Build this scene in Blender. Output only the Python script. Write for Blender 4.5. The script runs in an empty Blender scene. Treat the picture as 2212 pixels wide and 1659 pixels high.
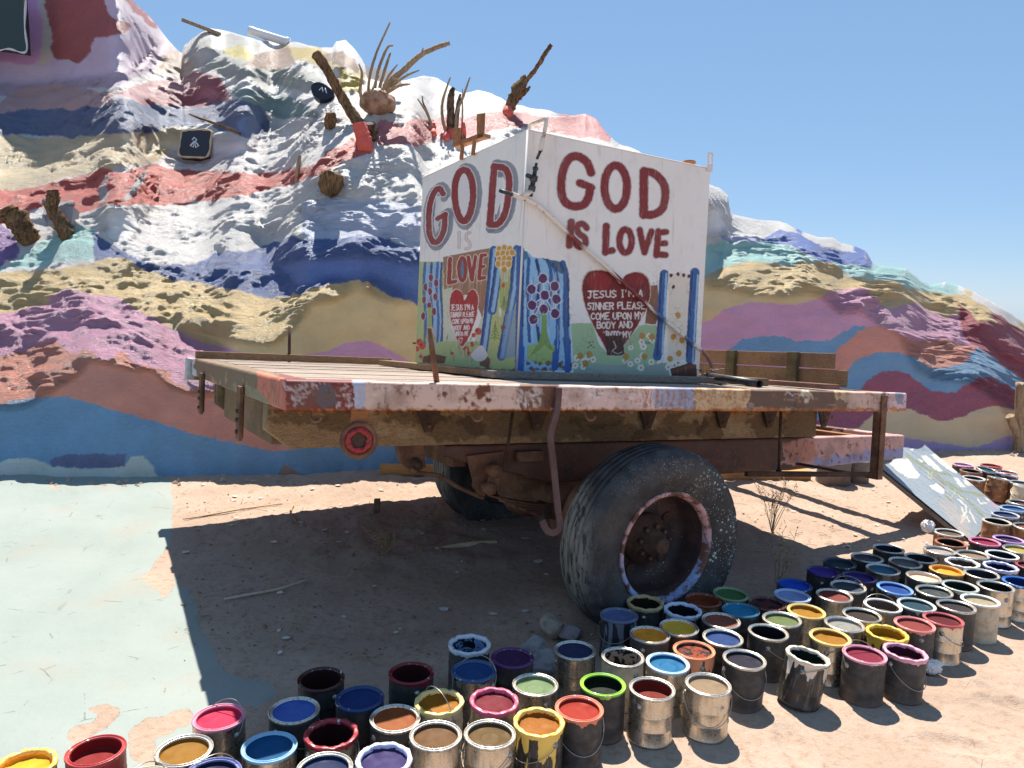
import bpy, bmesh, math, random
import numpy as np
from mathutils import Vector, Matrix
random.seed(7); rng = np.random.RandomState(11)
scene = bpy.context.scene
COL = scene.collection

# ------------------------------------------------------------------ camera
# full photograph coordinates are handled in a 2212 x 1659 pixel frame
FPX, PCX, PCY = 1647.0, 1106.0, 829.5
PIT, ROL, HEYE = math.radians(7.4), math.radians(1.9), 1.63
F_ = np.array([0, math.cos(PIT), -math.sin(PIT)]); R0 = np.array([1.0, 0, 0]); U0 = np.array([0, math.sin(PIT), math.cos(PIT)])
R_ = R0*math.cos(ROL)+U0*math.sin(ROL); U_ = -R0*math.sin(ROL)+U0*math.cos(ROL)
CAM = np.array([0, 0, HEYE])
cam_d = bpy.data.cameras.new('camera'); cam = bpy.data.objects.new('camera', cam_d); COL.objects.link(cam)
cam_d.sensor_width = 36; cam_d.lens = 36*FPX/2212; cam_d.clip_start = .05; cam_d.clip_end = 2000
cam.matrix_world = Matrix(((R_[0], U_[0], -F_[0], 0), (R_[1], U_[1], -F_[1], 0), (R_[2], U_[2], -F_[2], HEYE), (0, 0, 0, 1)))
scene.camera = cam
# ------------------------------------------------------------------ light
SUN = np.array([-.06, .58, 1.0])
elev = math.atan2(1.0, math.hypot(.06, .58)); azim = math.atan2(-.06, .58)
w = bpy.data.worlds.new('World'); scene.world = w; w.use_nodes = True
nt = w.node_tree; bgn = nt.nodes['Background']
sky = nt.nodes.new('ShaderNodeTexSky'); sky.sky_type = 'NISHITA'; sky.sun_disc = False
sky.sun_elevation = elev; sky.sun_rotation = azim; sky.air_density = .75; sky.dust_density = 0.0; sky.ozone_density = 3.0; sky.altitude = 200
gam = nt.nodes.new('ShaderNodeGamma'); gam.inputs[1].default_value = .72; hsv = nt.nodes.new('ShaderNodeHueSaturation'); hsv.inputs['Saturation'].default_value = 1.1
nt.links.new(sky.outputs[0], gam.inputs[0]); nt.links.new(gam.outputs[0], hsv.inputs['Color']); mixn = nt.nodes.new('ShaderNodeMix'); mixn.data_type = 'RGBA'; mixn.inputs[0].default_value = .45; mixn.inputs[7].default_value = (1.5, 2.8, 4.75, 1)
nt.links.new(hsv.outputs[0], mixn.inputs[6]); nt.links.new(mixn.outputs[2], bgn.inputs[0]); bgn.inputs[1].default_value = .106
sl = bpy.data.lights.new('sun', 'SUN'); sl.energy = 4.9; sl.angle = math.radians(.53); sl.color = (1, .95, .865)
sun = bpy.data.objects.new('sun', sl); COL.objects.link(sun)
sun.rotation_euler = Vector(SUN).to_track_quat('Z', 'Y').to_euler(); sun.location = (0, 0, 20)
scene.view_settings.view_transform = 'Standard'; scene.view_settings.look = 'None'
scene.view_settings.exposure = .90; scene.view_settings.gamma = 1.0

# ------------------------------------------------------------------ helpers
def ray(x, y): return F_+(x-PCX)/FPX*R_-(y-PCY)/FPX*U_
def atz(x, y, z=0.0):
    d = ray(x, y); return CAM+d*((z-HEYE)/d[2])
def aty(x, y, Y):
    d = ray(x, y); return CAM+d*(Y/d[1])
def proj(P):
    q = np.asarray(P, float)-CAM; wz = np.maximum(q@F_, 1e-3)
    return PCX+FPX*(q@R_)/wz, PCY-FPX*(q@U_)/wz
def lin(c):
    c = np.asarray(c, float)/255.0
    return np.where(c <= .04045, c/12.92, ((c+.055)/1.055)**2.4)
_tab = np.random.RandomState(3).rand(256, 256)*2*np.pi
_gx, _gy = np.cos(_tab), np.sin(_tab)
def gn(x, y, s=0):
    """2-D gradient noise, about -1..1"""
    x = np.asarray(x, float)+s*17.31; y = np.asarray(y, float)+s*9.77
    ix = np.floor(x).astype(int); iy = np.floor(y).astype(int); fx = x-ix; fy = y-iy
    ux = fx*fx*fx*(fx*(fx*6-15)+10); uy = fy*fy*fy*(fy*(fy*6-15)+10)
    def g(a, b, dx, dy):
        i = (ix+a) & 255; j = (iy+b) & 255
        return _gx[i, j]*dx+_gy[i, j]*dy
    n = (g(0, 0, fx, fy)*(1-ux)+g(1, 0, fx-1, fy)*ux)*(1-uy)+(g(0, 1, fx, fy-1)*(1-ux)+g(1, 1, fx-1, fy-1)*ux)*uy
    return n*1.5
def fbm(x, y, o=4, s=0):
    t = 0; a = 1.0; q = 1.0
    for k in range(o):
        t = t+a*gn(x*q, y*q, s+k); a *= .5; q *= 2.03
    return t
def blur(a, n):
    for ax in (0, 1):
        for _ in range(2):
            c = np.cumsum(np.concatenate([np.repeat(np.take(a, [0], ax), n+1, ax), a, np.repeat(np.take(a, [-1], ax), n, ax)], ax), ax)
            m = a.shape[ax]
            a = (np.take(c, range(2*n+1, 2*n+1+m), ax)-np.take(c, range(0, m), ax))/(2*n+1)
    return a
class Canvas:
    """paint map: colours of paint, with a few lit and shaded tones, traced in photograph pixels, looked up once per vertex"""
    def __init__(s, x0, y0, x1, y1, step, base):
        s.x0, s.y0, s.st = x0, y0, step
        s.w = int((x1-x0)/step)+1; s.h = int((y1-y0)/step)+1
        base = np.atleast_1d(np.asarray(base, float)); s.a = np.zeros((s.h, s.w, len(base)))+base
        gx, gy = np.meshgrid(x0+np.arange(s.w)*step, y0+np.arange(s.h)*step); s.gx, s.gy = gx, gy
        s.jx = s.jy = 0
    def jitter(s, amp, wl, seed=0):
        s.jx = amp*fbm(s.gx/wl, s.gy/wl, 3, seed); s.jy = amp*fbm(s.gx/wl, s.gy/wl, 3, seed+40); return s
    def _win(s, x0, y0, x1, y1):
        i0 = max(int((x0-s.x0)/s.st)-12, 0); i1 = min(int((x1-s.x0)/s.st)+13, s.w)
        j0 = max(int((y0-s.y0)/s.st)-12, 0); j1 = min(int((y1-s.y0)/s.st)+13, s.h)
        return slice(j0, max(j1, j0)), slice(i0, max(i1, i0))
    def _xy(s, sl):
        X, Y = s.gx[sl], s.gy[sl]
        if not np.isscalar(s.jx): X = X+s.jx[sl]; Y = Y+s.jy[sl]
        return X, Y
    def _put(s, sl, m, c, op=1.0):
        c = np.atleast_1d(np.asarray(c, float)); m = (m*op)[..., None]; s.a[sl] = s.a[sl]*(1-m)+c*m
    def poly(s, pts, c, op=1.0):
        p = np.asarray(pts, float); sl = s._win(p[:, 0].min(), p[:, 1].min(), p[:, 0].max(), p[:, 1].max()); X, Y = s._xy(sl)
        m = np.zeros(X.shape, bool); n = len(p)
        for k in range(n):
            xa, ya = p[k]; xb, yb = p[(k+1) % n]
            if ya == yb: continue
            m ^= ((ya > Y) != (yb > Y)) & (X < (xb-xa)*(Y-ya)/(yb-ya)+xa)
        s._put(sl, m.astype(float), c, op); return s
    def below(s, pts, c, bot=4000, op=1.0):
        p = list(pts); return s.poly(p+[(p[-1][0], bot), (p[0][0], bot)], c, op)
    def stroke(s, pts, wd, c, op=1.0):
        p = np.asarray(pts, float); wds = np.broadcast_to(np.asarray(wd, float), (len(p),)); mw = wds.max()
        sl = s._win(p[:, 0].min()-mw, p[:, 1].min()-mw, p[:, 0].max()+mw, p[:, 1].max()+mw); X, Y = s._xy(sl)
        m = np.zeros(X.shape)
        for k in range(len(p)-1):
            d = p[k+1]-p[k]; L = max(d@d, 1e-9); t = np.clip(((X-p[k, 0])*d[0]+(Y-p[k, 1])*d[1])/L, 0, 1)
            r = np.hypot(X-p[k, 0]-t*d[0], Y-p[k, 1]-t*d[1]); hw = (wds[k]+(wds[k+1]-wds[k])*t)/2
            m = np.maximum(m, np.clip((hw-r)/s.st+.5, 0, 1))
        s._put(sl, m, c, op); return s
    def ell(s, x, y, rx, ry, c, op=1.0):
        sl = s._win(x-rx, y-ry, x+rx, y+ry); X, Y = s._xy(sl)
        s._put(sl, np.clip((1-np.hypot((X-x)/rx, (Y-y)/ry))*min(rx, ry)/s.st+.5, 0, 1), c, op); return s
    def get(s, x, y):
        fx = np.clip((x-s.x0)/s.st, 0, s.w-1.001); fy = np.clip((y-s.y0)/s.st, 0, s.h-1.001)
        i = fx.astype(int); j = fy.astype(int); u = (fx-i)[..., None]; v = (fy-j)[..., None]; a = s.a
        return (a[j, i]*(1-u)+a[j, i+1]*u)*(1-v)+(a[j+1, i]*(1-u)+a[j+1, i+1]*u)*v
def smooth(pts, n=6, closed=False):
    p = [np.asarray(q, float) for q in pts]; N = len(p); out = []
    for k in range(N if closed else N-1):
        if closed: a, b, c, d = p[(k-1) % N], p[k], p[(k+1) % N], p[(k+2) % N]
        else: a, b, c, d = p[max(k-1, 0)], p[k], p[k+1], p[min(k+2, N-1)]
        for t in np.arange(n)/n:
            out.append(.5*((2*b)+(c-a)*t+(2*a-5*b+4*c-d)*t*t+(3*b-a-3*c+d)*t**3))
    if not closed: out.append(p[-1])
    return out
# ---- mesh builders
def tag(o, label=None, cat=None, group=None, kind=None):
    if label: o['label'] = label
    if cat: o['category'] = cat
    if group: o['group'] = group
    if kind: o['kind'] = kind
    return o
def empty(name, loc, label, cat, group=None):
    o = bpy.data.objects.new(name, None); COL.objects.link(o); o.location = loc; o.empty_display_size = .1
    return tag(o, label, cat, group)
def grid_mesh(name, P, cols=None, wrap=False, flip=False):
    r, c = P.shape[:2]; me = bpy.data.meshes.new(name)
    idx = np.arange(r*c).reshape(r, c)
    if wrap: idx = np.concatenate([idx, idx[:, :1]], 1)
    q = np.stack([idx[:-1, :-1], idx[:-1, 1:], idx[1:, 1:], idx[1:, :-1]], -1).reshape(-1, 4)
    if flip: q = q[:, ::-1]
    me.vertices.add(r*c); me.vertices.foreach_set('co', np.ascontiguousarray(P.reshape(-1), dtype=np.float32))
    me.loops.add(q.size); me.loops.foreach_set('vertex_index', np.ascontiguousarray(q.reshape(-1), dtype=np.int32))
    me.polygons.add(len(q)); me.polygons.foreach_set('loop_start', np.arange(0, q.size, 4, dtype=np.int32))
    me.polygons.foreach_set('use_smooth', np.ones(len(q), dtype=bool))
    me.update(calc_edges=True)
    if cols is not None:
        for k, v in cols.items(): set_attr(me, k, v)
    return me
def set_attr(me, k, v):
    v = np.asarray(v, float)
    if v.ndim >= 2 and v.shape[-1] == 3:
        v = v.reshape(-1, 3); at = me.attributes.new(k, 'FLOAT_COLOR', 'POINT')
        at.data.foreach_set('color', np.concatenate([v, np.ones((len(v), 1))], 1).astype(np.float32).reshape(-1))
    else:
        at = me.attributes.new(k, 'FLOAT', 'POINT'); at.data.foreach_set('value', v.astype(np.float32).reshape(-1))
def link(name, me, mat=None, parent=None, origin=None):
    """world-space mesh -> object with its origin at the middle of its base"""
    n = len(me.vertices); co = np.empty(n*3, np.float32); me.vertices.foreach_get('co', co); co = co.reshape(-1, 3)
    if origin is None:
        lo, hi = co.min(0), co.max(0); origin = np.array([(lo[0]+hi[0])/2, (lo[1]+hi[1])/2, lo[2]])
    co -= np.asarray(origin, np.float32); me.vertices.foreach_set('co', co.reshape(-1)); me.update()
    o = bpy.data.objects.new(name, me); COL.objects.link(o)
    if mat: me.materials.append(mat)
    if parent:
        pw = np.zeros(3); q = parent
        while q: pw = pw+np.array(q.location); q = q.parent
        o.parent = parent; o.location = np.asarray(origin)-pw
    else: o.location = origin
    return o
class MB:
    def __init__(s): s.v = []; s.f = []; s.sm = []
    def add(s, v, f, sm=False):
        b = len(s.v); s.v += [tuple(map(float, q)) for q in v]; s.f += [tuple(b+i for i in q) for q in f]; s.sm += [sm]*len(f); return s
    def box(s, o, a, b, c, bev=0.0):
        """box from corner o with edge vectors a,b,c (right-handed), chamfered edges"""
        o, a, b, c = [np.asarray(q, float) for q in (o, a, b, c)]
        if np.cross(a, b)@c < 0: a, b = b, a
        if bev <= 0:
            P = [o, o+a, o+a+b, o+b, o+c, o+a+c, o+a+b+c, o+b+c]
            return s.add(P, [(3, 2, 1, 0), (4, 5, 6, 7), (0, 1, 5, 4), (1, 2, 6, 5), (2, 3, 7, 6), (3, 0, 4, 7)])
        bm = bmesh.new(); vs = [bm.verts.new(q) for q in (o, o+a, o+a+b, o+b, o+c, o+a+c, o+a+b+c, o+b+c)]
        for q in ((3, 2, 1, 0), (4, 5, 6, 7), (0, 1, 5, 4), (1, 2, 6, 5), (2, 3, 7, 6), (3, 0, 4, 7)): bm.faces.new([vs[i] for i in q])
        bmesh.ops.bevel(bm, geom=list(bm.edges), offset=bev, segments=2, affect='EDGES', profile=.6)
        bm.verts.index_update(); s.add([v.co for v in bm.verts], [[v.index for v in f.verts] for f in bm.faces]); bm.free(); return s
    def tube(s, pts, rad, n=8, cap=True, sm=True, up=None):
        p = [np.asarray(q, float) for q in pts]; N = len(p); rad = np.broadcast_to(np.asarray(rad, float), (N,))
        t = [p[min(k+1, N-1)]-p[max(k-1, 0)] for k in range(N)]; t = [q/max(np.linalg.norm(q), 1e-9) for q in t]
        u = np.cross(t[0], [0, 0, 1] if abs(t[0][2]) < .9 else [1, 0, 0]); u /= np.linalg.norm(u); V = []
        for k in range(N):
            u = u-t[k]*(u@t[k]); u /= max(np.linalg.norm(u), 1e-9); w = np.cross(t[k], u)
            V += [p[k]+rad[k]*(math.cos(a)*u+math.sin(a)*w) for a in np.arange(n)*2*math.pi/n]
        Fc = [(k*n+j, k*n+(j+1) % n, (k+1)*n+(j+1) % n, (k+1)*n+j) for k in range(N-1) for j in range(n)]
        s.add(V, Fc, sm)
        if cap: b = len(s.v)-N*n; s.f += [tuple(b+j for j in reversed(range(n))), tuple(b+(N-1)*n+j for j in range(n))]; s.sm += [False, False]
        return s
    def lathe(s, o, ax, prof, n=32, sm=True, a0=0, jit=None, closed=False):
        """prof: list of (radius, height along ax)"""
        o = np.asarray(o, float); ax = np.asarray(ax, float); ax = ax/np.linalg.norm(ax)
        u = np.cross(ax, [0, 0, 1] if abs(ax[2]) < .9 else [0, 1, 0]); u /= np.linalg.norm(u); w = np.cross(ax, u); V = []
        for i, (r, h) in enumerate(prof):
            for j in range(n):
                a = a0+j*2*math.pi/n; rr, hh = (r, h) if jit is None else jit(r, h, a, i)
                V.append(o+ax*hh+rr*(math.cos(a)*u+math.sin(a)*w))
        M = len(prof); R = range(M if closed else M-1)
        Fc = [(i*n+j, i*n+(j+1) % n, ((i+1) % M)*n+(j+1) % n, ((i+1) % M)*n+j) for i in R for j in range(n)]
        return s.add(V, Fc, sm)
    def prism(s, pts, d):
        """planar polygon extruded by vector d"""
        p = [np.asarray(q, float) for q in pts]; d = np.asarray(d, float); n = len(p)
        nr = sum((np.cross(p[k], p[(k+1) % n]) for k in range(n)), np.zeros(3))
        if nr@d < 0: p = p[::-1]
        V = p+[q+d for q in p]
        return s.add(V, [tuple(reversed(range(n))), tuple(range(n, 2*n))]+[(k, (k+1) % n, n+(k+1) % n, n+k) for k in range(n)])
    def mesh(s, name):
        me = bpy.data.meshes.new(name); me.from_pydata(s.v, [], s.f); me.polygons.foreach_set('use_smooth', np.array(s.sm, bool)); me.update(); return me
    def build(s, name, mat, parent=None, origin=None): return link(name, s.mesh(name), mat, parent, origin)
# ---- materials
class NT:
    def __init__(s, name):
        s.m = bpy.data.materials.new(name); s.m.use_nodes = True; s.t = s.m.node_tree; s.b = s.t.nodes['Principled BSDF']; s.co = None
    def n(s, ty, **kw):
        q = s.t.nodes.new(ty)
        for k, v in kw.items(): setattr(q, k, v)
        return q
    def L(s, a, b): s.t.links.new(a, b); return s
    def setp(s, node, key, v):
        if isinstance(v, bpy.types.NodeSocket): s.L(v, node.inputs[key])
        else: node.inputs[key].default_value = v
    def coord(s, kind='Object', scale=None):
        if s.co is None: s.co = s.n('ShaderNodeTexCoord')
        o = s.co.outputs[kind]
        if scale is not None:
            mp = s.n('ShaderNodeMapping'); s.L(o, mp.inputs[0]); mp.inputs['Scale'].default_value = scale; o = mp.outputs[0]
        return o
    def noise(s, scale, det=4, rough=.55, vec=None, dist=0):
        q = s.n('ShaderNodeTexNoise'); s.L(vec or s.coord(), q.inputs['Vector']); q.inputs['Scale'].default_value = scale
        q.inputs['Detail'].default_value = det; q.inputs['Roughness'].default_value = rough; q.inputs['Distortion'].default_value = dist; return q.outputs[0]
    def vor(s, scale, feat='F1', vec=None, rnd=1.0):
        q = s.n('ShaderNodeTexVoronoi', feature=feat); s.L(vec or s.coord(), q.inputs['Vector']); q.inputs['Scale'].default_value = scale; q.inputs['Randomness'].default_value = rnd; return q.outputs['Distance']
    def ramp(s, v, lo, hi, a=0.0, b=1.0, smooth=True):
        q = s.n('ShaderNodeMapRange', interpolation_type='SMOOTHSTEP' if smooth else 'LINEAR'); s.setp(q, 0, v)
        for i, x in ((1, lo), (2, hi), (3, a), (4, b)): q.inputs[i].default_value = x
        return q.outputs[0]
    def math(s, op, a, b=0.0):
        q = s.n('ShaderNodeMath', operation=op); s.setp(q, 0, a); s.setp(q, 1, b); return q.outputs[0]
    def mix(s, f, a, b, mode='MIX'):
        q = s.n('ShaderNodeMix', data_type='RGBA', blend_type=mode)
        for k, v in ((0, f), (6, a), (7, b)):
            if isinstance(v, (tuple, list, np.ndarray)): v = (*[float(x) for x in v[:3]], 1.0)
            s.setp(q, k, v)
        return q.outputs[2]
    def attr(s, name, fac=False):
        q = s.n('ShaderNodeAttribute', attribute_name=name); return q.outputs['Fac' if fac else 'Color']
    def bump(s, h, strength, dist):
        q = s.n('ShaderNodeBump'); s.L(h, q.inputs['Height']); q.inputs['Strength'].default_value = strength; q.inputs['Distance'].default_value = dist
        if s.b.inputs['Normal'].links: s.L(s.b.inputs['Normal'].links[0].from_socket, q.inputs['Normal'])
        s.L(q.outputs[0], s.b.inputs['Normal']); return s
    def col(s, v):
        if isinstance(v, (tuple, list, np.ndarray)): v = (*[float(x) for x in v[:3]], 1.0)
        s.setp(s.b, 'Base Color', v); return s
    def rough(s, v): s.setp(s.b, 'Roughness', v); return s
    def metal(s, v): s.setp(s.b, 'Metallic', v); return s
    def spec(s, v): s.b.inputs['Specular IOR Level'].default_value = v; return s
# ================================================================== GROUND
GC = Canvas(-700, 960, 2900, 1700, 2.0, [0.0])
z0 = lambda L: [(x*.372, 1042.3+y*.372) for x, y in L]
GC.jitter(5, 30, 2)
GC.poly(z0([(-1900, -60), (985, -60), (985, 30), (1005, 100), (1006, 230), (1000, 330), (985, 380), (940, 420), (880, 490), (870, 520), (1000, 540), (1050, 560), (1105, 640), (1135, 700), (1170, 840), (1200, 900), (1240, 980),
   (1280, 1095), (1400, 1130), (1440, 1160), (1500, 1150), (1590, 1150), (1622, 1200), (1540, 1290), (1450, 1310), (1380, 1330), (1300, 1500), (1100, 1560), (1000, 1700), (-1900, 1800)]), 1)
for P in ([(375, 1500), (430, 1420), (540, 1400), (640, 1320), (700, 1310), (690, 1390), (640, 1420), (560, 1450), (480, 1560)],
          [(740, 1560), (760, 1450), (830, 1380), (960, 1370), (1000, 1320), (1100, 1330), (1150, 1380), (1010, 1450), (1080, 1420), (900, 1500), (930, 1660), (860, 1660), (760, 1600)],
          [(200, 5), (300, 10), (520, 45), (560, 55), (420, 60), (250, 35), (80, 20)], [(805, 545), (860, 505), (930, 540), (1010, 560), (1000, 640), (960, 680), (930, 670), (935, 620), (850, 600)],
          [(505, 1330), (600, 1290), (640, 1290), (610, 1330), (520, 1350)], [(770, 1340), (830, 1320), (870, 1345), (800, 1360)],
          [(1290, 1290), (1500, 1300), (1450, 1420), (1330, 1400)]):
    GC.poly(z0(P), 0)
for x, y, r in ((640, 1165, 26), (1060, 1140, 26), (1240, 1160, 26), (560, 887, 22), (935, 872, 24), (1140, 945, 15), (1135, 995, 18), (630, 362, 9), (520, 1100, 13), (630, 1085, 16), (900, 810, 14), (330, 1158, 10), (1190, 880, 20), (1210, 930, 12), (960, 240, 16), (1130, 1090, 10), (300, 640, 6), (620, 1290, 18), (250, 1440, 8)):
    (px, py), = z0([(x, y)]); GC.ell(px, py, r*.45, r*.3, 0)
GC.a = .55*blur(GC.a, 9)+.45*blur(GC.a, 2)
az = np.concatenate([np.radians(np.arange(-180, -46, 6)), np.radians(np.linspace(-45, 45, 660)), np.radians(np.arange(50, 180, 6))])
el = np.linspace(math.atan(HEYE/1.15), math.atan(HEYE/9.6), 350)
rr = np.concatenate([[.02, .4, .8], HEYE/np.tan(el), np.geomspace(10.2, 600, 22)])
A_, RR = np.meshgrid(az, rr)
GX, GY = RR*np.sin(A_), RR*np.cos(A_)
def gz(x, y):
    x = np.asarray(x, float); y = np.asarray(y, float); r = np.hypot(x, y)
    fade = np.clip((12-r)/5, 0, 1)
    z = .010*fbm(x*1.7, y*1.7, 3, 5)
    # churned sand round the wheel and under the axle, a shallow trench beside it
    z = z+.05*np.exp(-(((x-.38)/.35)**2+((y-3.75)/.28)**2))-.03*np.exp(-(((x-.1)/.5)**2+((y-3.45)/.2)**2))
    z = z+.03*np.exp(-(((x+.4)/.9)**2+((y-4.6)/.5)**2))*(1+fbm(x*4, y*4, 2, 8))
    return z*fade-np.clip(r-13, 0, 140)*.085
mpx, mpy = proj(np.stack([GX, GY, 0*GX], -1))
mint = np.where((GY > .8), GC.get(mpx, mpy)[..., 0], np.where(GX < -.9, 1.0, 0.0))
mint = np.where((np.abs(A_) > math.radians(44)), (GX < -1.0)*(RR < 9)*1.0, mint)*(RR < 12)
# loose sand relief: fine and broken, flatter where the old paint lies
rough = 1-.75*np.clip(mint*1.3-.1, 0, 1)
fine = .0055*fbm(GX*9, GY*9, 3, 21)+.0035*np.abs(fbm(GX*26, GY*26, 2, 31))
back = np.clip((GY-3.6)/1.2, .35, 1.6)
fine = fine+.010*np.clip(fbm(GX*15, GY*15, 3, 61)-.25, 0, 1)*np.clip((GX+1.9)/.5, 0, 1)*np.clip((1.0-GX)/.4, 0, 1)*np.clip((GY-2.6)/.5, 0, 1)
GZ = gz(GX, GY)+fine*rough*back*np.clip((11-RR)/3, 0, 1)
# wind ripples and scuffs in the open sand on the right
GZ += (.004*np.sin((GY*38+3.0*fbm(GX*1.4, GY*1.4, 3, 77)))*np.clip(fbm(GX*1.1, GY*1.1, 2, 79)+.1, 0, 1)*np.clip((GX-.2)/.8, 0, 1)*np.clip((3.4-GY)/.6, 0, 1))
fr = np.random.RandomState(5)
for k in range(46):    # footprints scuffed into the loose sand
    fx_, fy_, fa = fr.uniform(-.2, 3.4), fr.uniform(1.3, 3.3), fr.uniform(0, 3.14)
    if fy_ > .5*fx_+2.35: continue
    dx, dy = GX-fx_, GY-fy_; a_ = (dx*math.cos(fa)+dy*math.sin(fa))/.13; b_ = (-dx*math.sin(fa)+dy*math.cos(fa))/.05; q_ = a_*a_+b_*b_
    GZ += -.011*np.exp(-q_**2)+.006*np.exp(-(np.sqrt(q_)-1.35)**2*9)
GZ += .002*mint*np.clip((9-RR)/2, 0, 1)
me = grid_mesh('ground', np.stack([GX, GY, GZ], -1), dict(mint=mint), flip=True)
m = NT('sand_and_peeling_paint')
n1 = m.noise(2.2, 5); n2 = m.noise(28, 5, .6); n3 = m.noise(160, 3, .6); n4 = m.noise(9, 6, .62)
sand = m.mix(m.ramp(n1, .35, .7), lin((167, 144, 126)), lin((180, 158, 140)))
sand = m.mix(m.ramp(n2, .45, .75), sand, lin((158, 129, 107)))
sand = m.mix(m.ramp(m.vor(60), .02, .12, .3, 0), sand, lin((150, 116, 94)))
sand = m.mix(m.ramp(n3, .60, .72, 0, .7), sand, lin((206, 184, 160)))
mk = m.math('ADD', m.attr('mint', True), m.math('MULTIPLY', m.math('SUBTRACT', n4, .5), 1.15))
mk = m.math('ADD', mk, m.math('MULTIPLY', m.math('SUBTRACT', n2, .5), .28))
mask = m.ramp(mk, .46, .52)
n5 = m.noise(1.3, 4); crack = m.vor(3.2, 'DISTANCE_TO_EDGE', vec=None)
paint = m.mix(m.ramp(n5, .3, .7), lin((137, 146, 139)), lin((147, 154, 147)))
paint = m.mix(m.ramp(n1, .5, .75, 0, .35), paint, lin((158, 140, 122)))
paint = m.mix(m.ramp(n2, .55, .8, 0, .5), paint, lin((128, 138, 131)))
ck = m.math('MULTIPLY', m.ramp(crack, 0, .012, 1, 0), m.ramp(n4, .52, .62)); paint = m.mix(m.math('MULTIPLY', ck, .4), paint, lin((112, 102, 88)))
m.col(m.mix(mask, sand, paint)).rough(m.ramp(mask, 0, 1, .95, .62)).spec(.25)
h = m.math('ADD', m.math('MULTIPLY', n2, m.ramp(mask, 0, 1, .6, .22)), m.math('MULTIPLY', n3, m.ramp(mask, 0, 1, .45, .06)))
h = m.math('ADD', h, m.math('MULTIPLY', mask, .3)); h = m.math('SUBTRACT', h, m.math('MULTIPLY', ck, .25))
m.bump(h, .9, .011)
ground = link('ground', me, m.m, origin=(0, 0, 0)); tag(ground, kind='structure')

# ================================================================== PAINTED HILL
W_ = lin((234, 229, 224)); LAV = lin((206, 182, 200)); PINK = lin((214, 152, 178)); MUS = lin((224, 192, 132)); CREAM = lin((226, 204, 164)); BLUE = lin((106, 150, 184)); ROY = lin((78, 104, 162))
TER = lin((216, 138, 114)); MAR = lin((150, 64, 90)); RED = lin((206, 88, 74)); ROSE = lin((196, 140, 142)); SLATE = lin((104, 118, 152)); AQUA = lin((176, 222, 214)); PURP = lin((172, 144, 190)); TAN = lin((214, 188, 146)); CRIM = lin((168, 58, 72)); CORAL = lin((214, 128, 124))
HC = Canvas(-900, -700, 3200, 1150, 2.0, W_).jitter(3.0, 22, 4)
r1 = lambda L: [(x*.3472, y*.3472) for x, y in L]
r5 = lambda L: [(x*.3472, 493.7+y*.3472) for x, y in L]
r2 = lambda L: [(658.3+x*.3472, y*.3472) for x, y in L]
r4 = lambda L: [(1426.4+x*.43, 329+y*.43) for x, y in L]
SILR = [(1335, 315), (1400, 345), (1530, 405), (1552, 412), (1572, 430), (1575, 455), (1582, 470), (1600, 475), (1640, 485), (1700, 492), (1740, 510), (1765, 520), (1800, 522), (1818, 535), (1850, 545), (1870, 555), (1880, 575), (1886, 583), (1920, 586), (1955, 591), (1985, 615), (2010, 625), (2040, 620), (2075, 632), (2105, 645), (2140, 665), (2175, 685), (2212, 712), (2300, 760), (2420, 815), (2600, 880), (2900, 935), (3600, 960)]
SIL = [(-1500, -480), (-600, -420), (0, -230), (150, -120), (240, -45), (282, 0), (330, 45), (362, 88), (380, 108), (393, 118), (398, 100), (415, 85), (435, 72), (455, 64), (500, 70), (560, 90), (600, 96), (640, 93), (690, 105), (718, 106), (726, 92), (746, 90), (762, 106), (776, 122), (790, 145), (830, 172), (870, 180), (890, 172), (915, 166), (945, 173), (965, 186), (985, 200), (1005, 205), (1030, 199), (1060, 204), (1085, 216), (1100, 228), (1140, 236), (1180, 241), (1200, 250), (1230, 253), (1265, 250), (1290, 262), (1310, 290), (1320, 301)]+SILR
# upper left rocks
HC.poly([(-900, -700), (290, -700), (360, 80), (392, 118), (345, 150), (245, 190), (0, 206), (-900, 260)], LAV)
HC.poly([(270, -60), (330, 20), (392, 112), (365, 120), (320, 60), (240, -10)], lin((222, 205, 210)))  # paler strip: sunlit right rim of the mound, put into the colour
HC.poly([(300, 18), (345, 62), (330, 62), (295, 30), (262, -10), (280, -10)], lin((170, 70, 70)))
HC.poly([(100, -80), (96, 30), (105, 80), (115, 125), (150, 132), (172, 138), (195, 110), (205, 85), (228, 78), (262, 75), (288, 55), (250, 42), (230, 25), (215, -60)], lin((156, 66, 52)))
HC.poly([(-900, -300), (52, -300), (80, 0), (96, 62), (88, 120), (70, 140), (-200, 118), (-900, 120)], lin((210, 150, 190)))
HC.poly([(78, -300), (100, -300), (97, 0), (113, 90), (106, 130), (82, 148), (90, 100), (92, 60)], lin((206, 188, 170)))
HC.poly([(335, 160), (345, 130), (370, 108), (410, 120), (432, 150), (400, 168)], lin((212, 188, 166)))
HC.poly([(395, 118), (420, 80), (500, 72), (560, 92), (560, 150), (470, 150), (440, 160)], lin((205, 202, 190)))
HC.poly([(485, 105), (520, 97), (548, 120), (536, 136), (490, 120)], lin((216, 196, 92)))
HC.poly([(455, 145), (480, 125), (560, 150), (680, 155), (722, 215), (660, 200), (560, 176), (460, 168)], lin((196, 196, 184)))
HC.poly([(610, 97), (690, 105), (772, 140), (792, 160), (778, 205), (742, 205), (730, 150), (640, 132)], lin((214, 184, 84)))
HC.poly([(560, 115), (622, 100), (642, 140), (600, 160), (525, 142)], lin((140, 100, 72)))
HC.poly([(690, 120), (740, 108), (782, 140), (770, 158), (735, 146)], lin((146, 104, 70)))
HC.poly([(690, 110), (726, 90), (748, 90), (790, 145), (780, 165), (765, 130), (740, 112)], W_)
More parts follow.
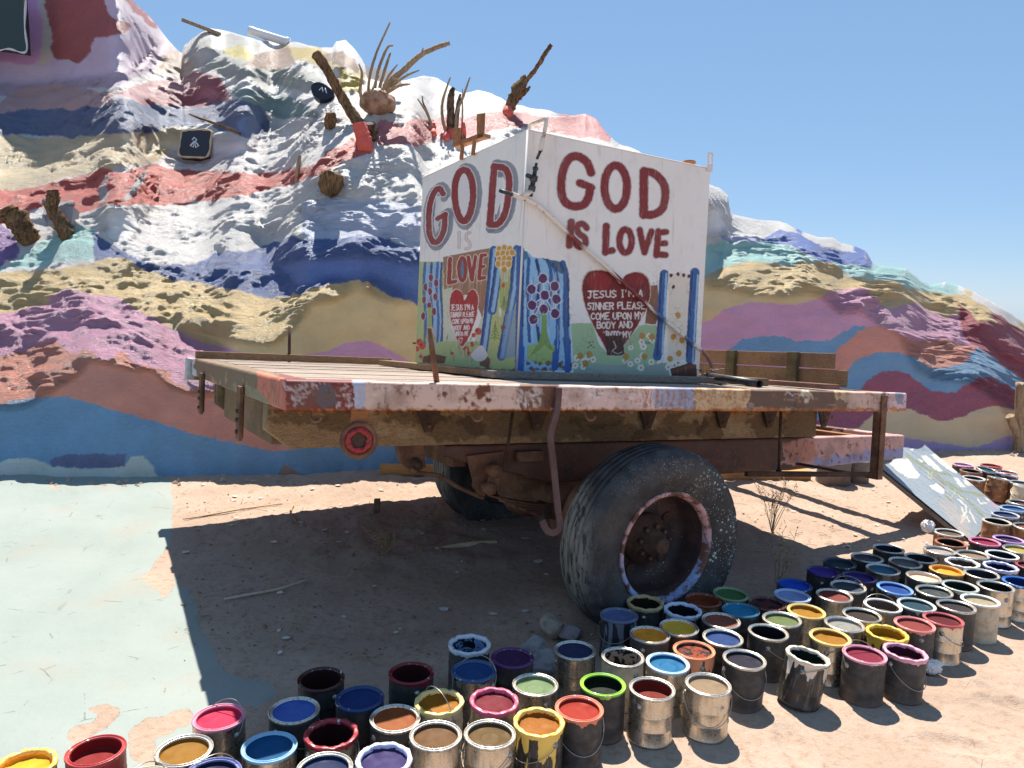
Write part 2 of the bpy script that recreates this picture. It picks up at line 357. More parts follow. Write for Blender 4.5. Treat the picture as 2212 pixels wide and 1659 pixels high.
HC.poly([(498, 195), (560, 198), (640, 214), (685, 244), (692, 254), (600, 257), (560, 242), (520, 216)], lin((150, 172, 168)))
HC.poly([(255, 202), (300, 182), (400, 165), (442, 157), (475, 170), (500, 205), (507, 225), (440, 236), (330, 232), (245, 207)], ROSE)
HC.poly([(300, 218), (400, 202), (432, 168), (470, 167), (507, 222), (440, 236), (320, 233)], lin((172, 92, 100)))  # front of the rose rock painted darker as shade, below its sunlit tone
HC.poly([(-600, 330), (-20, 250), (15, 205), (60, 190), (130, 182), (245, 206), (245, 226), (150, 242), (60, 246), (20, 268), (-100, 300)], lin((218, 178, 174)))
HC.poly([(-900, 270), (-100, 262), (0, 246), (60, 238), (150, 239), (240, 229), (262, 216), (330, 231), (440, 236), (480, 219), (530, 218), (560, 230), (582, 265), (576, 291), (542, 302), (500, 287), (440, 276), (380, 281), (300, 287), (150, 297), (60, 291), (0, 297), (-900, 320)], SLATE)
HC.poly([(-900, 320), (0, 297), (150, 297), (300, 287), (380, 281), (400, 285), (395, 330), (345, 350), (250, 362), (160, 387), (60, 407), (-900, 440)], CREAM)
HC.poly([(395, 300), (560, 300), (590, 340), (470, 370), (340, 352)], lin((224, 214, 214)))
HC.poly([(-900, 440), (0, 408), (60, 405), (110, 400), (160, 390), (232, 364), (262, 372), (330, 355), (362, 366), (440, 373), (520, 376), (600, 372), (650, 362), (697, 350), (703, 330), (742, 310), (776, 282), (800, 285), (802, 332), (760, 346), (722, 364), (705, 376), (690, 387), (650, 392), (600, 407), (520, 427), (450, 437), (390, 447), (300, 442), (225, 442), (195, 460), (155, 460), (130, 445), (75, 460), (40, 470), (0, 490), (-900, 560)], RED)
HC.poly(r2([(480, 760), (600, 790), (700, 740), (800, 745), (900, 720), (1010, 745), (1150, 700), (1350, 700), (1480, 720), (1560, 730), (1770, 715), (1870, 790), (1905, 870), (1890, 885), (1650, 850), (1560, 830), (1400, 800), (1280, 810), (1100, 830), (900, 880), (770, 880), (700, 910), (620, 900), (480, 900), (330, 850)]), CORAL)
HC.poly(r2([(1250, 690), (1310, 700), (1370, 800), (1310, 820)]), lin((170, 70, 66)))
HC.poly([(658, 445), (720, 430), (905, 440), (905, 545), (866, 531), (825, 514), (728, 517), (658, 528)], lin((205, 212, 232)))  # bluish white: shadow on the white slope put into the colour
HC.poly([(-900, 640), (0, 600), (40, 560), (95, 520), (130, 505), (175, 490), (205, 498), (226, 530), (232, 557), (200, 562), (120, 566), (60, 580)], AQUA)
HC.poly([(-900, 470), (0, 488), (22, 500), (43, 540), (30, 562), (0, 575), (-900, 620)], lin((150, 112, 172)))
HC.poly([(100, 437), (162, 440), (158, 485), (100, 490)], lin((168, 160, 158)))
for p in ([(225, 380), (236, 375), (232, 420), (222, 440), (214, 436)], [(312, 368), (322, 366), (300, 410), (276, 432), (266, 430)]): HC.poly(p, lin((190, 186, 186)))
HC.below([(205, 502), (240, 532), (290, 562), (330, 577), (420, 577), (470, 550), (540, 546), (560, 531), (590, 521), (640, 517), (680, 522), (728, 517), (772, 514), (825, 514), (866, 531), (908, 545), (1500, 530)], ROY)
HC.below([(-900, 640), (-100, 602), (0, 594), (139, 577), (226, 563), (264, 560), (295, 577), (333, 587), (375, 605), (427, 608), (462, 622), (521, 631), (573, 643), (618, 646), (660, 636), (712, 619), (768, 608), (800, 612), (850, 640), (880, 650), (905, 660), (1200, 640), (1500, 610)], MUS)
HC.below([(-900, 700), (0, 674), (28, 671), (87, 664), (128, 639), (149, 634), (194, 638), (243, 640), (271, 657), (302, 674), (340, 693), (382, 716), (434, 737), (486, 751), (538, 764), (608, 768), (660, 766), (712, 757), (745, 742), (768, 737), (800, 738), (830, 750), (870, 772), (900, 785), (1200, 750), (1500, 706)], PINK)
HC.below([(-900, 800), (0, 768), (28, 764), (70, 750), (122, 737), (167, 771), (184, 759), (205, 764), (215, 782), (243, 778), (264, 754), (278, 768), (295, 789), (320, 792), (347, 799), (365, 806), (375, 827), (417, 841), (520, 850), (700, 860), (1400, 840), (1730, 800)], TER)
HC.below([(-900, 910), (0, 879), (35, 869), (104, 858), (146, 857), (191, 869), (243, 886), (295, 900), (347, 914), (399, 931), (451, 945), (521, 959), (590, 975), (642, 971), (694, 959), (768, 945), (1400, 900), (1760, 860)], BLUE)
HC.poly(r5([(310, 1450), (360, 1410), (500, 1400), (700, 1410), (790, 1400), (780, 1490), (330, 1490)]), lin((92, 100, 138)))
HC.below([(-900, 1000), (0, 997), (40, 988), (90, 995), (110, 1008), (200, 1012), (268, 1008), (285, 985), (310, 985), (330, 1010), (350, 1045)], lin((196, 204, 196)))
HC.below([(350, 1046), (420, 1036), (520, 1040), (600, 1026), (606, 1012), (617, 1003), (628, 1010), (660, 1026), (900, 1015), (1530, 990)], lin((150, 116, 98)))
# right of the tank
HC.below([(1500, 380), (2260, 600), (3300, 900)], W_)
HC.poly(r4([(150, 415), (230, 418), (300, 440), (350, 472), (500, 470), (500, 440), (260, 425)]), lin((200, 202, 232)))
HC.poly(r4([(500, 445), (600, 392), (690, 405), (770, 455), (850, 485), (950, 505), (1010, 505), (1060, 560), (1062, 592), (950, 572), (870, 562), (800, 562), (740, 512), (640, 472), (520, 462)]), lin((104, 130, 200)))
HC.below(r4([(150, 520), (230, 470), (290, 455), (400, 465), (520, 460), (640, 470), (720, 510), (790, 555), (880, 565), (960, 570), (1060, 588), (1170, 592), (1240, 612), (1290, 648), (1350, 678), (1440, 678), (1520, 713), (2500, 1300)]), AQUA)
HC.below(r4([(150, 660), (190, 640), (300, 580), (440, 555), (520, 570), (640, 575), (740, 560), (830, 560), (900, 600), (970, 640), (1100, 640), (1180, 650), (1260, 690), (1350, 700), (1430, 715), (1530, 713), (1600, 755), (1660, 790), (2500, 1300)]), MUS)
HC.below(r4([(150, 880), (250, 840), (320, 790), (440, 755), (540, 760), (680, 765), (780, 740), (840, 710), (900, 690), (1010, 700), (1080, 740), (1150, 790), (1200, 770), (1280, 760), (1360, 800), (1430, 830), (1490, 820), (1620, 990), (2500, 1500)]), PINK)
HC.poly(r4([(340, 995), (420, 940), (500, 925), (600, 925), (680, 945), (740, 945), (800, 955), (860, 940), (920, 900), (980, 870), (1030, 870), (1036, 890), (980, 920), (930, 960), (860, 1015), (340, 1015)]), BLUE)
HC.below([(1480, 832), (1735, 800)], TER)
HC.below([(1480, 900), (1735, 860)], BLUE)
HC.below(r4([(690, 1120), (760, 1085), (870, 1010), (930, 960), (1000, 900), (1060, 870), (1110, 870), (1160, 890), (1210, 920), (1260, 950), (1330, 950), (1450, 960), (1560, 975), (1600, 985), (1620, 1000), (2500, 1600)]), TER)
HC.below(r4([(690, 1140), (760, 1130), (920, 1110), (960, 1070), (1020, 1025), (1100, 1005), (1200, 1005), (1260, 1030), (1310, 1070), (1360, 1090), (1430, 1085), (1490, 1070), (1540, 1050), (1560, 1010), (1600, 980), (1660, 1020), (1740, 1090), (1827, 1160), (2500, 1600)]), BLUE)
HC.poly(r4([(1490, 762), (1540, 798), (1600, 848), (1690, 862), (1655, 792), (1720, 828), (1800, 888), (2500, 1290), (2500, 1560), (1827, 1155), (1750, 1092), (1680, 1030), (1620, 992), (1560, 962), (1520, 900), (1498, 830)]), CRIM)
HC.below(r4([(690, 1400), (760, 1370), (800, 1340), (940, 1230), (1000, 1190), (1060, 1130), (1120, 1100), (1190, 1095), (1260, 1120), (1310, 1160), (1370, 1200), (1430, 1205), (1480, 1205), (1540, 1165), (1600, 1135), (1650, 1135), (1700, 1165), (1760, 1200), (1810, 1215), (2500, 1560)]), MAR)
HC.below(r4([(700, 1440), (1000, 1380), (1060, 1320), (1130, 1280), (1190, 1280), (1250, 1290), (1320, 1325), (1400, 1350), (1470, 1345), (1540, 1320), (1600, 1290), (1660, 1275), (1740, 1290), (1800, 1310), (2500, 1580)]), TAN)
HC.below(r4([(700, 1480), (1250, 1435), (1300, 1445), (1400, 1460), (1500, 1480), (1600, 1480), (1680, 1450), (1730, 1430), (1800, 1420), (2500, 1590)]), PURP)
HC.below(r4([(700, 1520), (1300, 1505), (1400, 1498), (1500, 1510), (1600, 1500), (1700, 1495), (1715, 1530), (2500, 1600)]), lin((140, 108, 92)))
# ---- slope map: horizontal setback per metre of height (0.58 is the grazing angle of the sun)
SC = Canvas(-900, -700, 3200, 1150, 4.0, [1.75])
steep = .32
def st(p, v=steep): SC.poly(p, v)
st(r4([(100, 690), (300, 650), (440, 690), (640, 700), (750, 680), (850, 720), (900, 790), (1000, 770), (1100, 830), (1200, 880), (1250, 950), (1290, 1070), (1400, 1115), (1500, 1120), (1600, 1150), (1700, 1230), (1760, 1300), (1800, 1640), (100, 1640)]))
st(r4([(1520, 860), (1600, 870), (1700, 900), (1827, 1000), (1827, 1140), (1700, 1010), (1600, 950)]), .5)
st([(1535, 440), (1570, 440), (1578, 480), (1600, 500), (1560, 520), (1500, 500), (1500, 420)], .42)
st([(-300, 905), (60, 868), (170, 795), (185, 765), (300, 790), (330, 785), (375, 830), (420, 840), (905, 850), (1600, 860), (1600, 1100), (250, 1100), (-300, 1100)])
st([(-900, 960), (60, 955), (90, 990), (300, 1010), (300, 1060), (-900, 1080)])
st([(590, 735), (640, 690), (665, 645), (720, 640), (770, 612), (850, 640), (905, 655), (1530, 640), (1530, 870), (500, 860), (480, 755), (380, 720), (345, 690), (420, 700), (500, 725)])
st([(215, 470), (240, 440), (300, 440), (330, 460), (290, 520), (262, 545), (225, 530)], .45)
st([(430, 550), (500, 510), (600, 480), (680, 470), (560, 520), (500, 545)], .5)
st([(585, 575), (600, 560), (650, 545), (720, 545), (800, 540), (905, 560), (1530, 560), (1530, 690), (905, 655), (800, 608), (700, 618), (665, 632), (630, 630), (610, 600)], .36)
st([(640, 455), (700, 445), (905, 440), (1530, 440), (1530, 560), (905, 545), (760, 500), (700, 500)], .60)
st([(690, 345), (720, 330), (905, 310), (905, 445), (640, 458)], .82)
st([(245, 292), (400, 285), (560, 300), (540, 345), (440, 350), (350, 335), (270, 340)], .42)
st([(-900, -700), (250, -700), (275, 20), (345, 90), (335, 135), (240, 180), (0, 196), (-900, 240)], .40)
st([(340, 160), (350, 132), (385, 118), (425, 150), (400, 168)], .45)
st([(395, 118), (420, 90), (470, 95), (480, 130), (440, 155)], .50)
st([(470, 165), (480, 132), (560, 152), (660, 165), (715, 205), (660, 200), (560, 176)], .40)
st([(640, 130), (700, 140), (770, 150), (782, 190), (745, 200), (720, 170)], .45)
st([(305, 222), (400, 208), (435, 175), (468, 172), (505, 222), (440, 234)], .35)
st([(490, 255), (555, 236), (578, 262), (574, 290), (545, 300), (500, 286)], .2)
st([(150, 297), (130, 282), (250, 275), (330, 272), (340, 283), (300, 287)], .1)
st([(505, 205), (560, 205), (640, 220), (690, 250), (600, 257), (560, 242)], .38)
def ledge(p, wd, v): SC.stroke(p, wd, v)
ledge([(-100, 258), (60, 245), (150, 245), (250, 234), (480, 228), (550, 232)], 14, 1.15)
ledge([(0, 600), (100, 588), (220, 572), (262, 570), (300, 584), (340, 594), (420, 612)], 18, 1.25)
ledge([(160, 388), (235, 362), (330, 354), (440, 371), (600, 371)], 8, 1.0)
ledge([(245, 205), (330, 185), (440, 160)], 14, 1.3)
ledge([(0, 210), (130, 190), (245, 207)], 12, 1.3)
ledge([(240, 185), (340, 150), (392, 125)], 10, 1.6)
ledge([(500, 200), (560, 196), (640, 210), (690, 240)], 9, 1.2)
ledge([(700, 260), (800, 262), (900, 250), (1000, 255), (1100, 243), (1280, 255)], 14, 1.3)
ledge([(700, 215), (780, 235), (860, 240)], 14, 1.3)
ledge(r4([(200, 470), (400, 475), (560, 470), (700, 520), (800, 570)]), 9, 1.2)
ledge(r4([(860, 600), (980, 648), (1180, 655), (1300, 690)]), 8, 1.1)
SC.a = blur(SC.a, 3)
# ---- march every column of the hill upward from its foot to its crest
NC, NR = 1100, 500
phi = np.radians(np.linspace(-50, 52, NC))
foot = np.array([(-12, 3.6), (-8, 4.9), (-4, 5.84), (-2.9, 5.95), (-2.05, 6.1), (-.81, 6.5), (1.5, 7.15), (3, 7.6), (4.42, 8.06), (5.4, 8.25), (9, 8.9), (16, 10.0)])
fx = np.linspace(-12, 16, 4000); fy = np.interp(fx, foot[:, 0], foot[:, 1]); fphi = np.arctan2(fx, fy)
rho0 = np.interp(phi, fphi, np.hypot(fx, fy)); rho0 += .05*gn(phi*22, phi*0, 4)+.03*gn(phi*70, phi*0, 6)
e0 = np.arctan2(-HEYE-.12, rho0)
silx = np.array([p[0] for p in SIL], float); sily = np.array([p[1] for p in SIL], float)
d_ = np.stack([ray(x, y) for x, y in zip(np.interp(np.linspace(0, 1, 3000), np.linspace(0, 1, len(silx)), silx), np.interp(np.linspace(0, 1, 3000), np.linspace(0, 1, len(silx)), sily))])
sphi = np.arctan2(d_[:, 0], d_[:, 1]); se = np.arctan2(d_[:, 2], np.hypot(d_[:, 0], d_[:, 1])); o_ = np.argsort(sphi)
e1 = np.interp(phi, sphi[o_], se[o_]); e1 = np.maximum(e1, e0+math.radians(3.0))
t = np.linspace(0, 1, NR)[:, None]
e1s = blur(np.repeat(e1[None], 3, 0), 1)[1]
for _ in range(5): e1s = np.convolve(np.pad(e1s, 30, mode='edge'), np.ones(61)/61, 'valid')
E = e0+(e1s-e0)*t+(e1-e1s)*t**5
RHO = np.zeros((NR, NC)); Z = np.zeros((NR, NC)); RHO[0] = rho0; Z[0] = -.12
sphi_, cphi_ = np.sin(phi), np.cos(phi)
ker = np.array([1, 4, 6, 4, 1])/16.
low = lambda R, Zr, k: fbm(phi*R/.9, Zr/.6, 3, k)
for i in range(1, NR):
    P = np.stack([RHO[i-1]*sphi_, RHO[i-1]*cphi_, Z[i-1]], -1); px, py = proj(P)
    r = SC.get(px, py)[..., 0]
    r = r+.30*fbm(phi*8/.42, Z[i-1]/.2, 3, 3)*np.where(r < .56, .22, 1.0)
    ta = np.tan(E[i-1]); de = E[i]-E[i-1]
    dz = RHO[i-1]*(1+ta*ta)*de/np.maximum(1-r*ta, .3)
    RHO[i] = RHO[i-1]+r*dz
    for _ in range(1):
        pad = np.pad(RHO[i], 2, mode='edge'); RHO[i] = .6*RHO[i]+.4*sum(ker[k]*pad[k:k+NC] for k in range(5))
    Z[i] = HEYE+RHO[i]*np.tan(E[i])
PH = np.broadcast_to(phi, RHO.shape)
HP = np.stack([RHO*np.sin(PH), RHO*np.cos(PH), Z], -1)
def normals(P):
    du = np.gradient(P, axis=1); dv = np.gradient(P, axis=0); n = np.cross(du, dv)
    n = n/np.maximum(np.linalg.norm(n, axis=-1, keepdims=True), 1e-9); return np.where((n[..., 1:2] > 0), -n, n)
hpx, hpy = proj(HP)
HCOL = HC.get(hpx, hpy); HSL = SC.get(hpx, hpy)[..., 0]
N_ = normals(HP)
V_ = np.concatenate([np.zeros((1, NC)), np.cumsum(np.linalg.norm(np.diff(HP, axis=0), axis=-1), 0)], 0); UU = PH*8.0
VV = V_+.25*fbm(UU/1.1, V_/1.1, 2, 13)     # streaks that wander
edge = np.clip((1-t)*14, 0, 1)*np.clip(t*20, .2, 1)
patch = np.clip(.75+.9*fbm(UU/.5, VV/.3, 2, 44), .25, 1.3)
smo = np.clip((HSL-.36)/.35, 0, 1)
brush = (.10+.90*smo)*patch   # hand-plastered slopes are rougher than the flat rendered wall
D = .036*fbm(UU/.62, VV/.42, 3, 50)*(.45+.55*smo)
D += (.016*fbm(UU/.22, VV/.085, 2, 52)+.021*np.abs(gn(UU/.145, VV/.056, 55))+.015*np.abs(gn(UU/.072, VV/.032, 57)))*brush
D += .03*np.abs(fbm(UU/.26, VV/.2, 2, 60))*brush
chunk = np.clip(gn(UU/.34, VV/.17, 81)-.12, 0, 1)+.6*np.clip(gn(UU/.19, VV/.10, 83)-.15, 0, 1)
D += .022*chunk*smo
HP = HP+N_*(D*edge)[..., None]
# round the crest over and run down behind
last = HP[-1]; prev = HP[-4]; tan = last-prev; back = np.stack([sphi_, cphi_, 0*phi], -1); rows = []
L0 = .03; p = last.copy(); nb = 46
for k in range(nb):
    a = min(k/12.0, 1.0); sl = .55*(1-a)-.55*a
    stp = L0*(1+.09*k); p = p+back*stp+np.array([0, 0, 1.0])*(stp*sl*(1 if k < 22 else 1.2))[..., None] if not np.isscalar(sl) else p+back*stp+np.array([0, 0, stp*sl])
    rows.append(p+np.array([0, 0, 1.])*(.02*fbm(UU[-1]/.3, np.full(NC, k*.12), 3, 70))[..., None])
for k in range(6): p = p+back*.8+np.array([0, 0, -.9]); p = np.maximum(p, np.array([-99, -99, -.4])); rows.append(p.copy())
HPF = np.concatenate([HP, np.stack(rows)], 0)
HCF = np.concatenate([HCOL, np.repeat(HCOL[-3:-2], len(rows), 0)], 0)
wear = fbm(np.concatenate([UU, np.repeat(UU[-1:], len(rows), 0)], 0)/.3, HPF[..., 2]/.2, 4, 91)
HCF = HCF*(1+.09*wear[..., None])
RGH = np.concatenate([.24+.76*smo, np.ones((len(rows), NC))], 0)
me = grid_mesh('painted_hill', HPF, dict(paint=HCF, rough=RGH))
m = NT('hill_paint'); n1 = m.noise(6, 3); hs = m.coord('Object', (1, 1, 1.9)); n2 = m.noise(30, 8, .78, hs, .9); n3 = m.noise(130, 3, .6)
c = m.mix(m.ramp(n2, .35, .75, 0, .22), m.attr('paint'), m.mix(.35, m.attr('paint'), (1, 1, 1)))
c = m.mix(m.ramp(n1, .55, .8, 0, .25), c, m.mix(.5, c, lin((150, 130, 110))))
c = m.mix(m.ramp(m.vor(14), .02, .06, .6, 0), c, m.mix(.6, c, lin((80, 62, 50))))
m.col(c).rough(m.ramp(n1, .3, .7, .36, .46)).spec(.6)
m.bump(m.math('MULTIPLY', m.math('ADD', n2, m.math('MULTIPLY', n3, .25)), m.attr('rough', True)), 1.0, .056)
hill = link('painted_hill', me, m.m, origin=(0, 8, 0)); tag(hill, kind='structure')
_hx, _hy = proj(HP)
def hill_at(x, y):
    """surface point of the hill seen at a photograph pixel"""
    d = (_hx-x)**2+(_hy-y)**2; i, j = np.unravel_index(np.argmin(d), d.shape); return HP[i, j].copy(), N_[i, j].copy()
# ================================================================== FLATBED TRAILER
TA = np.array([-.83, 2.775, 1.257]); TH = math.radians(29.3)
eL = np.array([math.cos(TH), math.sin(TH), -.19/3.55]); eL /= np.linalg.norm(eL)
eW = np.array([-math.sin(TH), math.cos(TH), -.19/2.7]); eW -= eL*(eW@eL); eW /= np.linalg.norm(eW)
eN = np.cross(eL, eW); B3 = np.stack([eL, eW, eN])
def wor(l, w, n): return TA+eL*l+eW*w+eN*n
def worA(a): a = np.asarray(a, float); return TA+a@B3
def on(x, y, ax, val):
    d = B3@ray(x, y); o = B3@(CAM-TA); return o+d*((val-o[ax])/d[ax])
def lbox(mb, l0, l1, w0, w1, n0, n1, bev=.004): return mb.box(wor(l0, w0, n0), eL*(l1-l0), eW*(w1-w0), eN*(n1-n0), bev)

def wood(name, a, b, c=None, grain=(1.2, 14, 30), rot=TH, dirt=.4):
    m = NT(name); mp = m.n('ShaderNodeMapping'); m.L(m.coord(), mp.inputs[0]); mp.inputs['Rotation'].default_value = (0, 0, -rot); mp.inputs['Scale'].default_value = grain
    g = m.noise(5, 6, .65, mp.outputs[0], 1.2); g2 = m.noise(2.2, 4); g3 = m.noise(60, 3)
    col = m.mix(m.ramp(g, .3, .7), a, b); col = m.mix(m.ramp(g2, .48, .7, 0, dirt), col, c if c is not None else lin((62, 48, 38)))
    m.col(col).rough(.85).spec(.2); m.bump(m.math('ADD', g, m.math('MULTIPLY', g3, .25)), .6, .006); return m.m
def rusty(name, base=(.10, .045, .026), hi=(.24, .11, .055), metal=.0, rough=.8, sc=9):
    m = NT(name); n1 = m.noise(sc, 6, .65); n2 = m.noise(sc*7, 4, .6); n3 = m.noise(2.0, 3)
    c = m.mix(m.ramp(n1, .35, .68), base, hi); c = m.mix(m.ramp(n2, .55, .7, 0, .5), c, lin((70, 50, 42))); c = m.mix(m.ramp(n3, .45, .7, 0, .4), c, lin((96, 74, 60)))
    m.col(c).rough(rough).metal(metal).spec(.3); m.bump(n2, .5, .004); return m.m
M_wood = wood('weathered_timber', lin((150, 122, 94)), lin((116, 90, 66)))
M_woodg = wood('grey_timber', lin((150, 140, 128)), lin((112, 100, 90)))
M_woodw = wood('timber_across', lin((152, 124, 96)), lin((112, 88, 64)), rot=TH+math.pi/2)
M_slat = wood('deck_wood', lin((176, 160, 146)), lin((136, 120, 108)), lin((96, 70, 62)))
M_rust = rusty('rusted_iron', (.12, .055, .032), (.27, .13, .07)); M_rustd = rusty('dark_rusted_iron', (.055, .03, .022), (.13, .07, .042)); M_rusto = rusty('orange_rust', (.28, .11, .04), (.45, .2, .08))
# ---- paint traced on the bed edges, sills and rails
TC = Canvas(370, 730, 2000, 1080, 1.0, lin((124, 96, 72))).jitter(5, 16, 9)
P_ = lin((218, 184, 166))
TC.poly([(600, 800), (775, 812), (775, 900), (600, 900)], lin((124, 52, 50)))
for k in range(90):
    x = 625+random.random()*150; y = 828+random.random()*50
    TC.stroke([(x, y), (x+random.uniform(-9, 9), y+random.uniform(-5, 5))], random.uniform(2, 6), lin((206, 190, 188)), .8)
TC.ell(703, 856, 24, 26, lin((96, 88, 94))); TC.poly([(762, 815), (795, 815), (792, 880), (768, 884)], lin((186, 190, 206)), .85)
TC.poly([(788, 815), (1128, 815), (1135, 845), (1120, 900), (790, 900)], P_)
for x, y, r in ((1040, 846, 12), (1052, 840, 8), (1034, 858, 7), (1055, 862, 6), (960, 850, 4), (1005, 862, 5), (880, 846, 5), (1020, 872, 4)): TC.ell(x, y, r, r*1.2, lin((112, 62, 40)))
TC.poly([(1120, 815), (1205, 815), (1205, 900), (1125, 900)], lin((120, 84, 66)))
for k in range(46):
    x = 1120+random.random()*52; y = 835+random.random()*40; TC.stroke([(x, y), (x+random.uniform(-3, 3), y+random.uniform(3, 10))], random.uniform(2, 7), lin((220, 200, 190)), .85)
TC.poly([(1172, 815), (1208, 815), (1204, 900), (1176, 900)], lin((92, 58, 48)))
TC.poly([(1207, 815), (1425, 820), (1420, 895), (1205, 895)], lin((218, 186, 172)))
for k in range(12):
    x = 1210+random.random()*200; y = 838+random.random()*36; TC.stroke([(x, y), (x+random.uniform(6, 26), y+random.uniform(-3, 5))], random.uniform(2, 5), lin((226, 214, 214)), .7)
TC.poly([(1410, 820), (1510, 822), (1505, 892), (1412, 890)], lin((160, 164, 184)), .9)
for k in range(8): x = 1395+k*13+random.uniform(-4, 4); TC.stroke([(x, 843), (x-3, 878)], 4, lin((166, 112, 90)), .8)
TC.poly([(1500, 822), (1640, 825), (1620, 895), (1500, 895)], lin((204, 168, 124)))
for k in range(60):
    x = 1500+random.random()*120; y = 835+random.random()*60; TC.stroke([(x, y), (x+random.uniform(-6, 6), y+random.uniform(-3, 9))], random.uniform(2, 5), lin((148, 88, 50)), .6)
TC.poly([(1625, 825), (1800, 830), (1800, 900), (1610, 900)], lin((104, 80, 66)))
for k in range(14): x = 1730+random.random()*24; y = 848+random.random()*20; TC.ell(x, y, 2, 5, lin((214, 196, 170)))
TC.poly([(1800, 838), (1850, 838), (1840, 862), (1805, 868)], lin((196, 166, 128))); TC.poly([(1842, 830), (1905, 835), (1900, 900), (1825, 900)], lin((206, 172, 156))); TC.poly([(1915, 835), (1990, 838), (1990, 900), (1915, 900)], lin((212, 182, 180))); TC.poly([(1935, 845), (1950, 845), (1950, 875), (1935, 875)], lin((140, 140, 160)))
for x in range(617, 1965, 6):    # rust creeping along the bottom flange
    yb = 889-(x-617)*.003; TC.ell(x+random.uniform(-3, 3), yb+1, random.uniform(3, 10), random.uniform(1.5, 6.5), lin(random.choice([(176, 106, 58), (150, 84, 46), (190, 130, 78)])), .85)
for k in range(170):
    x = random.uniform(790, 1960); y = random.uniform(835, 884); L = random.uniform(4, 30)
    TC.stroke([(x, y), (x+L, y+random.uniform(-3, 3))], random.uniform(.8, 2.6), lin(random.choice([(236, 226, 216), (150, 104, 78), (120, 84, 66), (200, 176, 160)])), random.uniform(.3, .8))
for k in range(60):
    x = random.uniform(620, 1950); TC.stroke([(x, 832), (x+random.uniform(-2, 2), 832+random.uniform(8, 46))], random.uniform(1, 4), lin(random.choice([(140, 90, 64), (110, 80, 64), (176, 128, 92)])), random.uniform(.25, .6))
# end beam
TC.poly([(380, 740), (420, 760), (425, 790), (432, 850), (380, 850)], lin((196, 196, 194)))
TC.poly([(419, 768), (470, 780), (470, 860), (425, 840)], lin((122, 96, 74)))
TC.poly([(462, 775), (560, 805), (560, 900), (462, 860)], lin((116, 100, 74))); TC.poly([(500, 830), (560, 840), (600, 885), (520, 880)], lin((140, 136, 108)), .7)
TC.poly([(552, 800), (617, 818), (619, 892), (585, 880), (560, 840)], lin((194, 112, 88)))
for k in range(26):
    x = 440+random.random()*170; y = 790+(x-440)*.28+random.random()*50; TC.stroke([(x, y), (x+random.uniform(-2, 2), y+random.uniform(6, 26))], random.uniform(1, 3), lin(random.choice([(180, 160, 120), (86, 70, 56), (206, 170, 120)])), .55)
# wooden sill: bare grain with soot and old dark paint
def sill_c(x0, x1, c, op=.9): TC.poly([(x0, 885), (x1, 885), (x1-8, 970), (x0+6, 970)], lin(c), op)
def soot(x, y, rx, ry, c=(60, 48, 38), op=.5): TC.ell(x, y, rx, ry, lin(c), op)
TC.poly([(500, 892), (1790, 892), (1790, 972), (500, 975)], lin((178, 144, 106)))
TC.jx = TC.jx*2.2; TC.jy = TC.jy*1.6
for x, y, rx, ry in ((640, 905, 70, 12), (740, 912, 60, 22), (900, 902, 70, 16), (980, 925, 70, 30), (1080, 915, 90, 30), (1190, 920, 70, 34), (1290, 905, 60, 20), (1330, 935, 80, 22), (1480, 915, 50, 26), (1540, 925, 40, 26), (1655, 920, 42, 30), (1730, 915, 40, 40), (1410, 940, 50, 14)): soot(x, y, rx, ry)
for x, y in ((1395, 915), (1598, 925), (1500, 900), (880, 935), (830, 925)): soot(x, y, 26, 13, (196, 168, 130), .7)
TC.poly([(1560, 905), (1582, 900), (1585, 935), (1566, 945)], lin((202, 176, 134)), .7)
